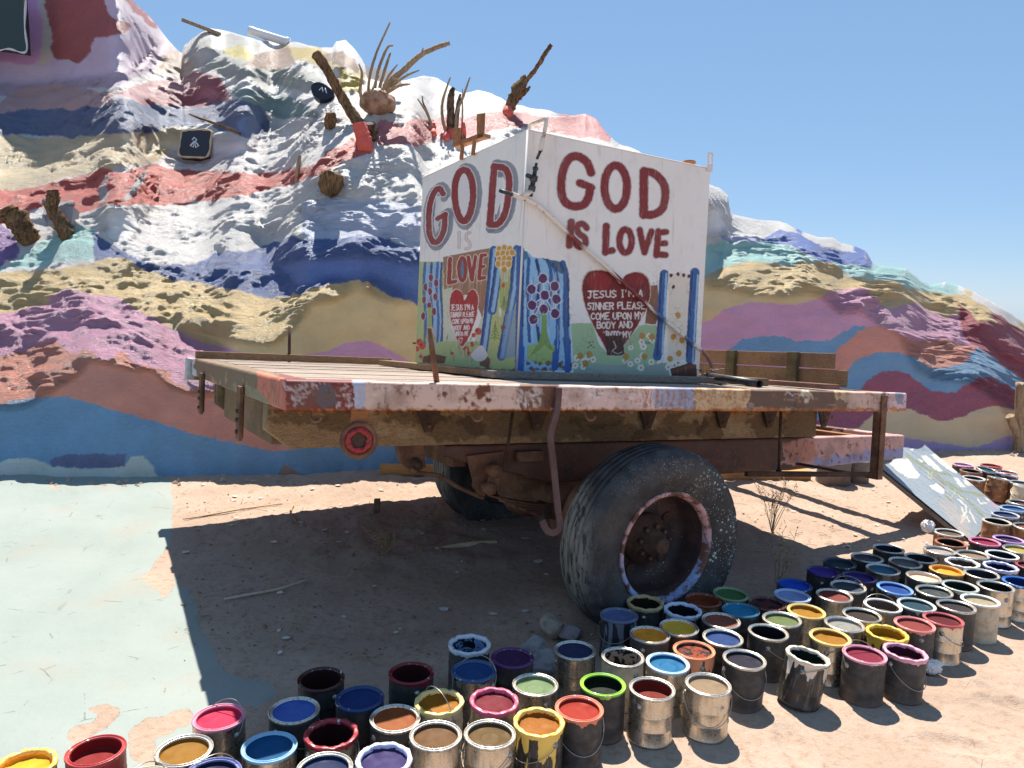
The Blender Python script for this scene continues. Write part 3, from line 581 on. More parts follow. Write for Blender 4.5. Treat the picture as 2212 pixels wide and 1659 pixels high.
# frame rails, pink toward the hitch end
TC2 = Canvas(370, 730, 2000, 1080, 1.0, lin((96, 62, 50))).jitter(7, 18, 19)
for k in range(60): TC2.ell(random.uniform(860, 1760), random.uniform(950, 1035), random.uniform(6, 30), random.uniform(4, 14), lin(random.choice([(76, 50, 42), (118, 74, 52), (70, 56, 50)])), .5)
TC2.poly([(1760, 935), (1990, 915), (1990, 1000), (1780, 1008), (1690, 1005), (1695, 965)], lin((208, 160, 150)), .95)
TC2.poly([(1690, 958), (1760, 950), (1765, 990), (1700, 1000)], lin((190, 122, 96)), .8)
TC2.poly([(1760, 990), (1990, 965), (1990, 1010), (1760, 1010)], lin((128, 146, 190)), .75)
for k in range(26): TC2.ell(random.uniform(1700, 1940), random.uniform(955, 1000), 2, 2.6, lin((84, 52, 46)))
def painted_beam(name, l0, l1, w0, w1, n0, n1, parent, step=.006, ax='w', mat=None, taper=None, rnd=.012, cv=None):
    """long member whose visible face is a dense grid carrying the traced paint"""
    ln = (l1-l0) if ax == 'w' else (w1-w0); nu = max(int(ln/step), 8)
    # ring of the cross-section: rounded rectangle
    hs = (n1-n0); ds = (w1-w0) if ax == 'w' else (l1-l0); r = rnd; pts = []
    for cx_, cy_, a0 in ((ds-r, r, -90), (ds-r, hs-r, 0), (r, hs-r, 90), (r, r, 180)):
        for a in (0, 45, 90): pts.append((cx_+r*math.cos(math.radians(a0+a)), cy_+r*math.sin(math.radians(a0+a))))
    # densify the faces
    ring = []
    for k in range(len(pts)):
        a, b = np.array(pts[k]), np.array(pts[(k+1) % len(pts)]); m_ = max(int(np.linalg.norm(b-a)/step), 1)
        for q in range(m_): ring.append(a+(b-a)*q/m_)
    ring = np.array(ring); u = np.linspace(0, ln, nu); P = np.zeros((nu, len(ring), 3))
    if ax == 'w': P[..., 0] = l0+u[:, None]; P[..., 1] = w0+ring[None, :, 0]; P[..., 2] = n0+ring[None, :, 1]
    else: P[..., 0] = l0+ring[None, :, 0]; P[..., 1] = w0+u[:, None]; P[..., 2] = n0+ring[None, :, 1]
    if taper: P = taper(P)
    dent = .002*fbm(P[..., 0]*6+P[..., 1]*5, P[..., 2]*9+P[..., 1]*7, 2, 5); P[..., 2] += dent; P[..., 1] += dent*.8
    Wp = worA(P); x, y = proj(Wp); col = (cv or TC).get(x, y)
    me = grid_mesh(name, Wp, dict(paint=col), wrap=True)
    # end caps
    bm = bmesh.new(); bm.from_mesh(me); bm.verts.ensure_lookup_table(); K = len(ring)
    for s_, rv in ((0, True), ((nu-1)*K, False)):
        vs = [bm.verts[s_+k] for k in range(K)]
        try: bm.faces.new(vs[::-1] if rv else vs)
        except ValueError: pass
    bmesh.ops.recalc_face_normals(bm, faces=bm.faces); bm.to_mesh(me); bm.free(); me.update()
    return link(name, me, mat or M_tpaint, parent)
m = NT('chipped_bed_paint'); n1 = m.noise(24, 6, .68); n2 = m.noise(7, 4); n3 = m.noise(120, 3)
c = m.mix(m.ramp(n1, .54, .66, 0, .7), m.attr('paint'), m.mix(m.ramp(n3, .4, .6), lin((96, 58, 40)), lin((150, 90, 56))))
c = m.mix(m.ramp(n2, .45, .72, 0, .5), c, lin((116, 88, 68)))
m.col(c).rough(.6).spec(.35); m.bump(m.math('ADD', m.math('MULTIPLY', n1, .7), m.math('MULTIPLY', n3, .3)), .35, .004); M_tpaint = m.m
m = NT('sill_timber'); mp = m.n('ShaderNodeMapping'); m.L(m.coord(), mp.inputs[0]); mp.inputs['Rotation'].default_value = (0, 0, -TH); mp.inputs['Scale'].default_value = (1.3, 16, 26)
g = m.noise(5, 6, .65, mp.outputs[0], 1.4); c = m.mix(m.ramp(g, .35, .7), m.attr('paint'), m.mix(.55, m.attr('paint'), lin((66, 48, 34))))
m.col(c).rough(.85).spec(.2); m.bump(g, .7, .006); M_sill = m.m

base = wor(1.8, 1.4, -.9); base[2] = 0
trailer = empty('flatbed_trailer', base, 'old rusted flatbed truck trailer with chipped pink painted edge and one big wheel', 'trailer')
LB, WB = 3.66, 2.76
painted_beam('edge_beam', 0, LB+.04, 0, .10, -.113, 0, trailer)
painted_beam('end_beam', 0, .11, .103, WB, -.118, 0, trailer, ax='l')
far = painted_beam('edge_beam', -.03, LB, WB+.003, WB+.12, -.15, 0, trailer, step=.02)
mb = MB(); lbox(mb, LB-.09, LB, .103, WB, -.105, -.002, .006); mb.build('end_beam', M_rust, trailer)
ns = 19; ws = (WB-.112)/ns
for k in range(ns):
    l0 = .113+.01*random.random(); l1 = LB-.093-(.0 if random.random() < .7 else .02*random.random())
    mb = MB(); w0 = .105+k*ws; dn = random.uniform(-.006, .002)
    if k == 0: lbox(mb, .62, l1, w0, w0+ws*.8, -.03+dn, -.002+dn)
    else: lbox(mb, l0, l1, w0, w0+ws*.93, -.03+dn, -.001+dn)
    mb.build('deck_slat', M_slat, trailer)
mb = MB(); lbox(mb, .112, LB-.092, .102, WB-.002, -.048, -.040, 0); mb.build('light_block_sheet', M_rustd, trailer)  # added sheet below the slats, blocks sunlight through their gaps
for l in (.42, .98, 1.63, 2.0, 2.52, 2.98, 3.4): mb = MB(); lbox(mb, l-.045, l+.045, .104, WB-.01, -.117, -.050); mb.build('cross_bearer', M_rustd, trailer)
# sills
def cham(P):
    t_ = np.clip((.16-P[..., 0])/.13, 0, 1); bot = np.clip((-.13-P[..., 2])/.2, 0, 1); P[..., 0] += t_*bot*.0; P[..., 2] += t_*bot*.10; return P
for w0 in (.58, 2.02):
    painted_beam('sill_timber', .06, 3.63, w0, w0+.11, -.335, -.121, trailer, step=.01 if w0 < 1 else .04, mat=M_sill, taper=cham, rnd=.008)
def rail_t(P):
    k = np.clip((1.55-P[..., 0])/.65, 0, 1); lo = np.clip((-.345-P[..., 2])/.2, 0, 1); P[..., 2] += lo*k*.165
    k2 = np.clip((P[..., 0]-3.4)/1.2, 0, 1); P[..., 2] += lo*k2*.045; return P
for w0 in (.585, 2.03):
    painted_beam('frame_rail', .92, 4.60, w0, w0+.075, -.555, -.338, trailer, step=.01 if w0 < 1 else .04, taper=rail_t, rnd=.014, cv=TC2)
painted_beam('rail_crossmember', 4.52, 4.60, .663, 2.027, -.50, -.338, trailer, ax='l', rnd=.012, cv=TC2)
mb = MB(); lbox(mb, 4.18, 4.26, .663, 2.027, -.49, -.345); mb.build('rail_crossmember', M_rusto, trailer)
mb = MB(); lbox(mb, 1.0, 1.08, .663, 2.027, -.46, -.345); mb.build('rail_crossmember', M_rust, trailer)
mb = MB(); lbox(mb, .10, .20, .693, 2.017, -.33, -.122, .008); mb.build('end_timber', M_woodw, trailer)
for w0 in (.80, 2.12):   # end brackets
    mb = MB(); lbox(mb, -.022, -.004, w0, w0+.085, -.325, -.075, .004); lbox(mb, -.003, .012, w0+.07, w0+.084, -.32, -.121, .002)
    b = mb.build('stake_bracket', M_rust, trailer)
    for dn in (-.19, -.23, -.285): q = MB(); q.lathe(wor(-.022, w0+.03, dn), -eL, [(0, .012), (.008, .012), (.011, .008), (.011, -.002)], 8); q.build('bolt', M_rustd, b)
for l in (.43, .98, 1.30, 1.64, 2.0, 2.16, 2.52, 2.98):   # V-shaped gussets below the edge
    if l in (1.30, 2.0): continue
    mb = MB(); wg = .56; s = 1.22
    l_ = l*1.0+.38+(l-.4)*.12
    mb.prism([wor(l_-.075, wg, -.121), wor(l_+.075, wg, -.121), wor(l_+.018, wg, -.265), wor(l_-.018, wg, -.265)], -eW*.012)
    g_ = mb.build('gusset_plate', M_rustd, trailer); q = MB(); q.lathe(wor(l_, wg-.012, -.235), -eW, [(0, .01), (.009, .01), (.011, 0)], 8); q.build('bolt', M_rust, g_)
def hook(l, parent=None):
    mb = MB(); p = [wor(l, .03, -.114), wor(l, .02, -.14), wor(l+.012, .005, -.155), wor(l+.03, -.002, -.15), wor(l+.034, -.004, -.135)]; mb.tube(smooth(p, 4), .006, 8); return mb.build('tie_hook', M_rust, trailer)
for l in (.10, .78, 1.36, 3.0): hook(l)
# round tail lamp
P = on(774.5, 951, 1, .03); lc = wor(*P)
lamp = empty('tail_lamp', lc, None, None); lamp.parent = trailer; lamp.location = lc-base
mb = MB(); mb.lathe(lc, -eW-.15*eL, [(.0, -.035), (.05, -.03), (.066, -.01), (.074, .0), (.074, .012), (.064, .016), (.055, .010)], 28); mb.build('lamp_housing', M_rust, lamp)
m = NT('cracked_red_lens'); n1 = m.noise(60, 5, .7); m.col(m.mix(m.ramp(n1, .4, .6), lin((176, 36, 36)), lin((96, 26, 24)))).rough(.4); m.bump(n1, .5, .004); M_lens = m.m
mb = MB(); mb.lathe(lc, -eW-.15*eL, [(.054, .010), (.05, .016), (.036, .018), (.030, .012)], 24, jit=lambda r, h, a, i: (r*(1+.08*math.sin(5*a+i)) if i == 3 else r, h)); mb.build('lens', M_lens, lamp)
mb = MB(); mb.lathe(lc, -eW-.15*eL, [(.031, .006), (.016, .010), (0, .012)], 20); mb.build('bulb_cover', M_rustd, lamp)
mb = MB(); mb.box(wor(P[0]-.03, .035, -.17), eL*.07, eW*.012, eN*.055, .003); mb.build('lamp_bracket', M_rusto, trailer)
# hanging strap hook
S_ = [on(x, y, 1, -.016) for x, y in ((1206, 838), (1204, 870), (1200, 895), (1190, 930), (1188, 950), (1195, 1010), (1204, 1100), (1208, 1130), (1203, 1145), (1190, 1150), (1178, 1142), (1170, 1124))]
sp = smooth([np.array(q) for q in S_], 4); mb = MB(); V = []
for k, q in enumerate(sp):
    tg = sp[min(k+1, len(sp)-1)]-sp[max(k-1, 0)]; tg[1] = 0; tg /= np.linalg.norm(tg); sd = np.array([tg[2], 0, -tg[0]])
    for a, b in ((-.015, 0), (.015, 0), (.015, -.009), (-.015, -.009)): V.append(worA(q+sd*a+np.array([0, b, 0])))
n_ = len(sp); mb.add(V, [(k*4+j, k*4+(j+1) % 4, (k+1)*4+(j+1) % 4, (k+1)*4+j) for k in range(n_-1) for j in range(4)]+[(3, 2, 1, 0), tuple((n_-1)*4+j for j in range(4))])
mb.build('hanging_hook', rusty('painted_strap', (.10, .055, .05), (.17, .10, .09), sc=4), trailer)
# step bracket at the hitch end
mb = MB(); a, b = on(1905, 858, 1, -.012), on(1905, 1036, 1, -.012)
mb.box(worA([b[0]-.045, -.013, b[2]]), eL*.05, eW*.011, eN*(a[2]-b[2]+.01), .002); mb.box(worA([b[0]-.045, -.013, b[2]]), eL*.007, eW*.055, eN*(a[2]-b[2]-.09), .002)
st_ = mb.build('step_post', M_rust, trailer)
for k in range(12): q = MB(); q.lathe(worA([b[0]+.0055, -.006, b[2]+.03+k*.038]), eL, [(0, .002), (.005, .002), (.005, -.001)], 8); q.build('hole_rim', M_rustd, st_)
mb = MB(); mb.box(worA([2.72, .30, -.52]), worA([b[0]+.02, 0.0, b[2]+.012])-worA([2.72, .30, -.52]), eW*.03, eN*.028, .003); mb.build('step_brace', M_rustd, trailer)
mb = MB(); mb.box(worA([b[0]-.04, 0.0, b[2]]), eL*.05, eW*.6, eN*.012, .003); mb.build('step_brace', M_rustd, trailer)
mb = MB(); p0, p1 = on(1687, 888, 1, .30), on(1682, 1022, 1, .30); mb.tube([worA(p0), worA(p1)], .009, 8); mb.lathe(worA(p1), -eN, [(.018, -.02), (.018, 0), (0, .002)], 6); mb.build('hanger_rod', M_rustd, trailer)
p0, p1 = on(1108, 890, 1, .5), on(1090, 1010, 1, .5); mb = MB(); mb.tube([worA(p0), worA(p1)], .008, 8); mb.build('hanger_rod', M_rustd, trailer)
mb = MB(); p0 = on(1115, 962, 1, .56); mb.box(worA([p0[0], .54, p0[2]-.085]), eL*.16, eW*.044, eN*.055, .004); mb.build('rail_block', M_rust, trailer)
# tailboard: two old boards and two posts standing across the hitch end
for n0, n1, w0, w1 in ((.126, .226, .46, 1.75), (.012, .118, .36, 1.75)):
    mb = MB(); lbox(mb, 3.60, 3.63, w0, w1, n0, n1, .005); mb.build('tailboard', M_woodw, trailer)
for w0 in (.72, 1.29):
    mb = MB(); lbox(mb, 3.565, 3.597, w0, w0+.085, .0, .229, .006); mb.build('tailboard_post', rusty('mossy_post%d' % int(w0*10), (.08, .06, .03), (.16, .13, .06)), trailer)
# stakes
mb = MB(); mb.tube([wor(.62, 2.62, -.03), wor(.615, 2.62, .25)], .011, 8); mb.build('stake_rod', M_rustd, trailer)
mb = MB(); mb.tube([wor(.635, .05, -.05), wor(.60, .05, .12), wor(.583, .05, .225)], .012, 8); mb.build('stake_rod', M_rust, trailer)
# ---- wheels
wc = CAM+ray(1443, 1186)*3.68
ax = np.array([-math.sin(TH), math.cos(TH), 0.0])   # axle direction, away from the viewer
m = NT('worn_tyre_rubber'); n1 = m.noise(14, 5, .6); n2 = m.noise(90, 3)
gco = m.coord('Object'); sx = m.n('ShaderNodeSeparateXYZ'); m.L(gco, sx.inputs[0])
c = m.mix(m.ramp(n1, .35, .7), (.034, .032, .032), (.075, .071, .068))
dn = m.n('ShaderNodeMapping'); m.L(gco, dn.inputs[0]); dn.inputs['Scale'].default_value = (30, 30, 5)
drip = m.noise(1.4, 5, .6, dn.outputs[0], .8)
lf = m.math('MULTIPLY', m.ramp(sx.outputs[0], -.30, -.40), m.ramp(drip, .43, .51)); c = m.mix(m.math('MULTIPLY', lf, .85), c, lin((150, 142, 130)))
v = m.vor(42); sp_ = m.math('MULTIPLY', m.ramp(v, .24, .30, 1, 0), m.math('MULTIPLY', m.ramp(sx.outputs[0], .10, .36), m.ramp(m.noise(7, 2), .45, .56)))
v2 = m.vor(95); sp2 = m.math('MULTIPLY', m.ramp(v2, .16, .22, 1, 0), m.math('MULTIPLY', m.ramp(m.noise(9, 2), .44, .54), m.ramp(sx.outputs[0], -.35, .35, .15, 1)))
c = m.mix(m.math('MULTIPLY', m.math('MAXIMUM', sp_, sp2), .95), c, lin((186, 204, 196)))
c = m.mix(m.ramp(m.noise(3, 3), .5, .72, 0, .35), c, lin((104, 88, 70)))
m.col(c).rough(m.ramp(n1, .3, .7, .55, .8)).spec(.35); m.bump(m.math('ADD', m.math('MULTIPLY', n1, .5), m.math('MULTIPLY', n2, .3)), .35, .006); M_tyre = m.m
m = NT('painted_rim'); n1 = m.noise(16, 6, .66); sxz = m.n('ShaderNodeSeparateXYZ'); m.L(m.coord(), sxz.inputs[0])
c = m.mix(m.ramp(sxz.outputs[2], .12, .42), lin((150, 164, 200)), lin((206, 158, 152))); m.col(m.mix(m.ramp(n1, .43, .56), c, lin((104, 68, 56)))).rough(.7); m.bump(n1, .3, .004); M_rimp = m.m
m = NT('rusty_dish'); n1 = m.noise(10, 6, .65); v = m.vor(34); v2 = m.vor(80)
c = m.mix(m.ramp(n1, .35, .65), (.035, .020, .020), (.085, .042, .034)); sp_ = m.math('MULTIPLY', m.ramp(v, .10, .15, 1, 0), m.ramp(m.noise(6, 2), .54, .6)); sp2 = m.math('MULTIPLY', m.ramp(v2, .12, .17, 1, 0), m.ramp(m.noise(11, 2), .55, .62))
m.col(m.mix(m.math('MAXIMUM', sp_, sp2), c, lin((176, 196, 188)))).rough(.65); m.bump(n1, .4, .004); M_dish = m.m
def wheel(name, c0, label, front=True, seg=72, R=.482):
    e = empty('wheel', c0-ax*0, None, None); e.parent = trailer; e.location = c0-base
    WD = .26
    prof = [(.278, .012), (.292, .006), (.315, -.004), (.36, -.020), (.40, -.024), (.425, -.016), (.436, -.010), (.445, -.012), (.457, .004), (.470, .022), (R-.004, .040), (R, .052), (R, .066), (R-.014, .068), (R-.014, .076), (R, .078), (R+.001, .105), (R-.014, .107), (R-.014, .115), (R+.001, .117), (R+.001, .145), (R-.014, .147), (R-.014, .155), (R, .157), (R, .184), (R-.014, .186), (R-.014, .194), (R, .196), (R-.004, .212), (.470, .232), (.45, .255), (.40, .276), (.34, .262), (.28, .244)]
    def jit(r, h, a, i):
        # shoulder lugs, squashed where it stands on the sand, low pressure bulge
        if 7 <= i <= 10: r -= .006*(1 if math.sin(a*44) > .2 else 0); 
        z = r*math.cos(a-AZ0)
        if z < -.38: r = r*(1-.10*((-z-.38)/.11)**1.2*.9); h = h+(-.03 if h < .13 else .03)*((-z-.38)/.1)*.6
        return r, h
    u = np.cross(ax, [0, 0, 1]); u /= np.linalg.norm(u); wv = np.cross(ax, u); AZ0 = math.pi/2 if wv[2] > 0 else -math.pi/2
    mb = MB(); mb.lathe(c0, ax, prof, 176 if front else 64, jit=jit); mb.build('tyre', M_tyre, e)
    mb = MB(); mb.lathe(c0, ax, [(.252, .040), (.256, .016), (.264, .002), (.276, -.004), (.284, .002), (.284, .016), (.276, .022)], seg); rim = mb.build('rim', M_rimp if front else M_dish, e)
    if front: mb = MB(); mb.lathe(c0, ax, [(.252, .036), (.246, .10), (.240, .15), (.228, .178), (.20, .192), (.13, .196), (.125, .19)], seg)
    else: mb = MB(); mb.lathe(c0, ax, [(.252, .036), (.246, .06), (.20, .075), (.12, .07), (0, .07)], seg)
    mb.build('wheel_dish', M_dish, e)
    if front:
        mb = MB(); mb.lathe(c0, ax, [(.0, .03), (.035, .03), (.042, .04), (.046, .08), (.062, .084), (.066, .12), (.098, .126), (.104, .15), (.128, .158), (.13, .20)], 36); hub = mb.build('hub', M_rustd, e)
        for k in range(8):
            a = k*math.pi/4+.2; p = c0+(u*math.cos(a)+wv*math.sin(a))*.082+ax*.122; mb = MB(); mb.lathe(p, -ax, [(.0, .022), (.011, .022), (.013, .018), (.013, -.01)], 6, sm=False); mb.build('lug_nut', M_rustd, hub)
        for k in range(5):
            a = k*2*math.pi/5+.75; p = c0+(u*math.cos(a)+wv*math.sin(a))*.172+ax*.186; mb = MB(); mb.lathe(p, -ax, [(.0, .002), (.024, .002), (.028, .006), (.031, .002), (.031, -.004)], 16); mb.build('hand_hole', M_rustd, e)
    return e
wheel('wheel', wc, None, True)
fw = wc+ax*1.82+np.array([math.cos(TH), math.sin(TH), 0])*.12; wheel('wheel', fw, None, False, R=.46)
# ---- axle, brake drum, springs, hangers
mb = MB(); mb.lathe(wc+ax*.20, ax, [(.0, 0), (.11, 0), (.19, .03), (.20, .06), (.20, .10), (.17, .14)], 32); mb.build('brake_drum', M_rust, trailer)
mb = MB(); mb.lathe(wc+ax*.42, ax, [(.10, 0), (.26, 0), (.27, .01), (.27, .12), (.25, .14), (.10, .15), (.065, .2), (.065, .5), (.0, .5)], 36); mb.build('brake_drum', rusty('drum_rust', (.16, .075, .04), (.30, .16, .09)), trailer)
mb = MB(); mb.lathe(wc+ax*.66, ax, [(.09, 0), (.205, 0), (.212, .01), (.212, .10), (.19, .115), (.07, .12), (.065, .42), (.10, .50), (.19, .56), (.215, .66), (.19, .76), (.10, .82), (.065, .88), (.065, 1.4), (.06, 1.42), (0, 1.42)], 32); axo = mb.build('axle_housing', M_rust, trailer)
hl = on(1090, 1040, 1, .62)
def spring(w0):
    c_l = (B3@(wc-TA))[0]; mbl = []
    for k in range(8):
        half = .62-.065*k; pts = []
        for s in np.linspace(-1, 1, 13): pts.append((c_l+s*half, -.655-.013*k-.085*(1-(s*half/.62)**2)+.05))
        mb = MB(); V = []
        for l_, n_ in pts: V += [wor(l_, w0, n_), wor(l_, w0+.07, n_), wor(l_, w0+.07, n_-.011), wor(l_, w0, n_-.011)]
        N = len(pts); mb.add(V, [(k2*4+j, k2*4+(j+1) % 4, (k2+1)*4+(j+1) % 4, (k2+1)*4+j) for k2 in range(N-1) for j in range(4)]+[(3, 2, 1, 0), tuple((N-1)*4+j for j in range(4))]); mb.build('spring_leaf', M_rust, trailer)
    for dl in (-.08, .08, -.3, .28):
        mb = MB(); mb.box(wor(c_l+dl-.014, w0-.008, -.80 if abs(dl) < .1 else -.76), eL*.028, eW*.086, eN*(.16 if abs(dl) < .1 else .10), .003); mb.build('spring_clip', M_rustd, trailer)
spring(.585)
for px, py, r in ((1073, 1018, .034), (1062, 1057, .032)):
    p = on(px, py, 1, .50); mb = MB(); mb.lathe(wor(p[0], .50, p[2]), eW, [(0, -.012), (.012, -.012), (.014, -.004), (r*.8, -.002), (r, .004), (r, .16)], 20); mb.build('shackle_pin', M_rust, trailer)
p1, p2 = on(1073, 1018, 1, .52), on(1062, 1057, 1, .52); mb = MB(); d = np.array(p2)-np.array(p1); sd = np.array([-d[2], 0, d[0]]); sd /= np.linalg.norm(sd)
mb.prism([worA(p1+sd*.03-d*.2), worA(p1-sd*.03-d*.2), worA(p2-sd*.03+d*.2), worA(p2+sd*.03+d*.2)], eW*.014); mb.build('shackle', M_rust, trailer)
h4 = [on(x, y, 1, .565) for x, y in ((1010, 985), (1088, 975), (1085, 1000), (1045, 1075), (1030, 1065))]
mb = MB(); mb.prism([worA(q) for q in h4], eW*.018); mb.build('spring_hanger', M_rust, trailer)
b4 = [on(x, y, 1, .60) for x, y in ((860, 962), (915, 962), (920, 1010), (893, 1022), (870, 1000))]
mb = MB(); mb.prism([worA(q) for q in b4], eW*.06); br = mb.build('spring_hanger', M_rust, trailer)
p = on(900, 1003, 1, .58); mb = MB(); mb.lathe(worA(p), eW, [(0, -.02), (.014, -.02), (.016, -.008), (.03, -.006), (.032, .03)], 16); mb.build('pivot_bolt', M_rustd, br)
rp = [worA(on(x, y, 1, .57)) for x, y in ((888, 1012), (905, 1022), (950, 1028), (985, 1050), (1020, 1066), (1045, 1076))]
mb = MB(); mb.tube(smooth(rp, 4), .011, 10); mb.build('brake_linkage', M_rust, trailer)
# loose timbers lying on the deck (rest on it)
def deck_board(name, l0, l1, w0, w1, n1, mat, label, rot=None):
    mb = MB(); lbox(mb, l0, l1, w0, w1, .003, n1, .005); o = mb.build(name, mat); return tag(o, label, 'timber')
deck_board('timber', .0, 1.36, 2.56, 2.61, .052, M_wood, 'long thin timber on edge along the far side of the trailer deck')
deck_board('timber', 1.20, 1.32, .74, 2.4, .040, M_woodw, 'flat timber on the deck under the GOD IS LOVE side beside the white tank')
deck_board('timber', 1.18, 2.82, .60, .735, .040, M_woodg, 'grey flat timber on the trailer deck along the front of the white tank')
deck_board('timber', 2.86, 2.98, .42, 1.1, .05, M_woodw, 'short sawn block of wood on the deck beside the black pipe')
deck_board('timber', 3.20, 3.32, .18, 1.2, .034, wood('red_brown_board', lin((150, 112, 100)), lin((104, 74, 66)), rot=TH+math.pi/2), 'reddish brown board lying across the deck near the tailboard')
# black pipe
m = NT('black_pipe'); m.col(m.mix(m.ramp(m.noise(20, 4), .4, .7), (.012, .012, .013), (.04, .036, .033))).rough(.45); M_black = m.m
a, b = np.array(on(1525, 820, 2, .055)), np.array(on(1640, 840, 1, .10)); b[2] = .028
mb = MB(); A0 = worA([2.80, .80, .05]); B0 = worA(b); dr = (B0-A0)/np.linalg.norm(B0-A0)
mb.lathe(A0, dr, [(.014, 0), (.014, .12), (.021, .125), (.022, np.linalg.norm(B0-A0)), (.016, np.linalg.norm(B0-A0)), (.015, np.linalg.norm(B0-A0)-.08)], 20); tag(mb.build('black_pipe', M_black), 'black plastic pipe end lying on the trailer deck below the tank', 'pipe')
mb = MB()
for k in range(5):
    c0 = wor(2.76, .74, .05); p = [c0]; d = np.array([random.uniform(-.3, 1), random.uniform(-.6, .3), random.uniform(.2, 1)])
    for q in range(6): p.append(p[-1]+d*.018+np.array([random.uniform(-1, 1), random.uniform(-1, 1), random.uniform(-1, 1)])*.012); d = d+np.array([random.uniform(-.5, .5), random.uniform(-.5, .5), random.uniform(-.6, .2)])
    mb.tube(smooth(p, 3), .0018, 5)
tag(mb.build('wire_tangle', M_black), 'tangled thin black wire on the deck at the foot of the tank', 'wire')
# ================================================================== PAINTED TANK ON THE BED
b3 = lambda L: [(877.8+x*.3306, 274.3+y*.3306) for x, y in L]
class BC(Canvas):
    def T(s, L): return b3(L)
    def p(s, L, c, op=1.0): return s.poly(b3(L), lin(c), op)
    def k(s, L, wd, c, op=1.0): return s.stroke(b3(L), np.asarray(wd)*.3306, lin(c), op)
    def e(s, x, y, rx, ry, c, op=1.0): (X, Y), = b3([(x, y)]); return s.ell(X, Y, rx*.3306, ry*.3306, lin(c), op)
K = BC(890, 270, 1550, 850, .5, lin((236, 231, 222)))
# brushed-over whites
for q in range(220):
    x = random.uniform(60, 2000); y = random.uniform(0, 1000); K.k([(x, y), (x+random.uniform(-30, 30), y+random.uniform(-60, 60))], random.uniform(10, 40), random.choice([(240, 236, 230), (226, 219, 212), (232, 224, 218), (222, 217, 214)]), .35)
K.jitter(.8, 9, 3)
def ring(cx_, cy_, rx, ry, a0=0, a1=360, n=28, skew=0): return [(cx_+rx*math.cos(math.radians(a))*(1-skew*math.sin(math.radians(a))), cy_+ry*math.sin(math.radians(a))) for a in np.linspace(a0, a1, n)]
RD = (132, 50, 48)
right = [(smooth([(1207, 298), (1180, 232), (1120, 192), (1062, 207), (1022, 290), (1012, 400), (1030, 480), (1080, 515), (1150, 512), (1188, 465), (1202, 400)], 4), 52), ([(1210, 396), (1132, 366)], 46), (ring(1368, 393, 74, 142), 50),
         ([(1552, 288), (1550, 572)], 54), (smooth([(1550, 290), (1620, 305), (1680, 370), (1692, 450), (1670, 535), (1612, 572), (1550, 570)], 4), 50),
         ([(1078, 622), (1066, 772)], 46), (smooth([(1178, 660), (1150, 632), (1116, 650), (1126, 695), (1164, 722), (1170, 765), (1130, 784), (1104, 758)], 4), 38),
         ([(1306, 648), (1300, 820)], 44), ([(1300, 815), (1346, 808)], 40), (ring(1432, 745, 40, 76), 40), ([(1525, 675), (1556, 818)], 40), ([(1602, 683), (1556, 818)], 38), ([(1646, 683), (1634, 838)], 40), ([(1646, 690), (1698, 686)], 36), ([(1640, 762), (1692, 760)], 36), ([(1636, 832), (1692, 836)], 38)]
left = [(smooth([(240, 436), (215, 402), (180, 430), (152, 520), (147, 620), (152, 700), (178, 752), (215, 738), (246, 670), (252, 580)], 4), 38), ([(256, 568), (204, 600)], 32), (ring(376, 448, 60, 168, skew=.12), 44), ([(574, 258), (545, 636)], 46), (smooth([(574, 260), (640, 270), (670, 330), (668, 430), (645, 560), (600, 632), (545, 636)], 4), 44)]
for P, wd in left: K.k([(x+20, y-6) for x, y in P], wd+34, (128, 132, 140), .9)
for P, wd in left: K.k([(x+6, y+26) for x, y in P], wd+18, (122, 126, 134), .85)
for P, wd in left[:2]: K.k([(x-14, y+4) for x, y in P], wd+8, (128, 132, 140), .8)
K.p([(330, 290), (420, 300), (440, 420), (430, 560), (385, 600), (345, 560), (322, 420)], (224, 218, 214)); K.p([(590, 330), (630, 330), (630, 450), (590, 570), (572, 570)], (226, 220, 216)); K.p([(195, 450), (225, 450), (228, 560), (195, 700), (178, 640)], (224, 218, 214), .9)
for P, wd in left: K.k(P, wd+11, (226, 219, 214))
for P, wd in left: K.k(P, wd, (140, 54, 50))
for P, wd in right: K.k(P, wd+14, (202, 192, 188), .85); K.k(P, wd+6, (88, 60, 56), .35)
for P, wd in right: K.k(P, wd, RD)
# faint outlined IS
for P, wd in (([(346, 690), (344, 785)], 22), (smooth([(415, 690), (392, 705), (392, 735), (415, 755), (412, 790), (388, 795)], 3), 20)): K.k(P, wd, (176, 116, 84), .6); K.k(P, wd-10, (220, 210, 204))
K.k([(402, 600), (400, 690)], 4, (170, 110, 60), .8)
# ---- side with the yellow flowers
G1 = (176, 190, 132); BL = (58, 98, 152); LB_ = (150, 186, 214); DBL = (38, 66, 118)
K.p([(60, 880), (240, 880), (245, 1560), (55, 1600)], G1)
K.p([(110, 905), (230, 880), (240, 1420), (130, 1470)], LB_)
for x in (122, 165, 205, 232): K.k(smooth([(x, 890), (x-8, 1050), (x+4, 1250), (x-4, 1430)], 5), random.uniform(12, 20), random.choice([BL, DBL]), .9)
K.p([(240, 850), (545, 790), (548, 980), (495, 1250), (440, 1100), (245, 1090)], (158, 116, 86))
for q in range(40): x = random.uniform(240, 520); K.k([(x, random.uniform(840, 1000)), (x+random.uniform(-10, 10), random.uniform(1000, 1200))], random.uniform(4, 12), random.choice([(186, 150, 120), (134, 92, 66), (210, 188, 166)]), .4)
K.p([(240, 1060), (300, 1050), (290, 1300), (350, 1430), (440, 1420), (490, 1240), (540, 1230), (480, 1500), (60, 1590), (240, 1440)], (206, 208, 184))
K.p([(60, 1440), (240, 1400), (480, 1400), (720, 1400), (720, 1600), (55, 1590)], G1)
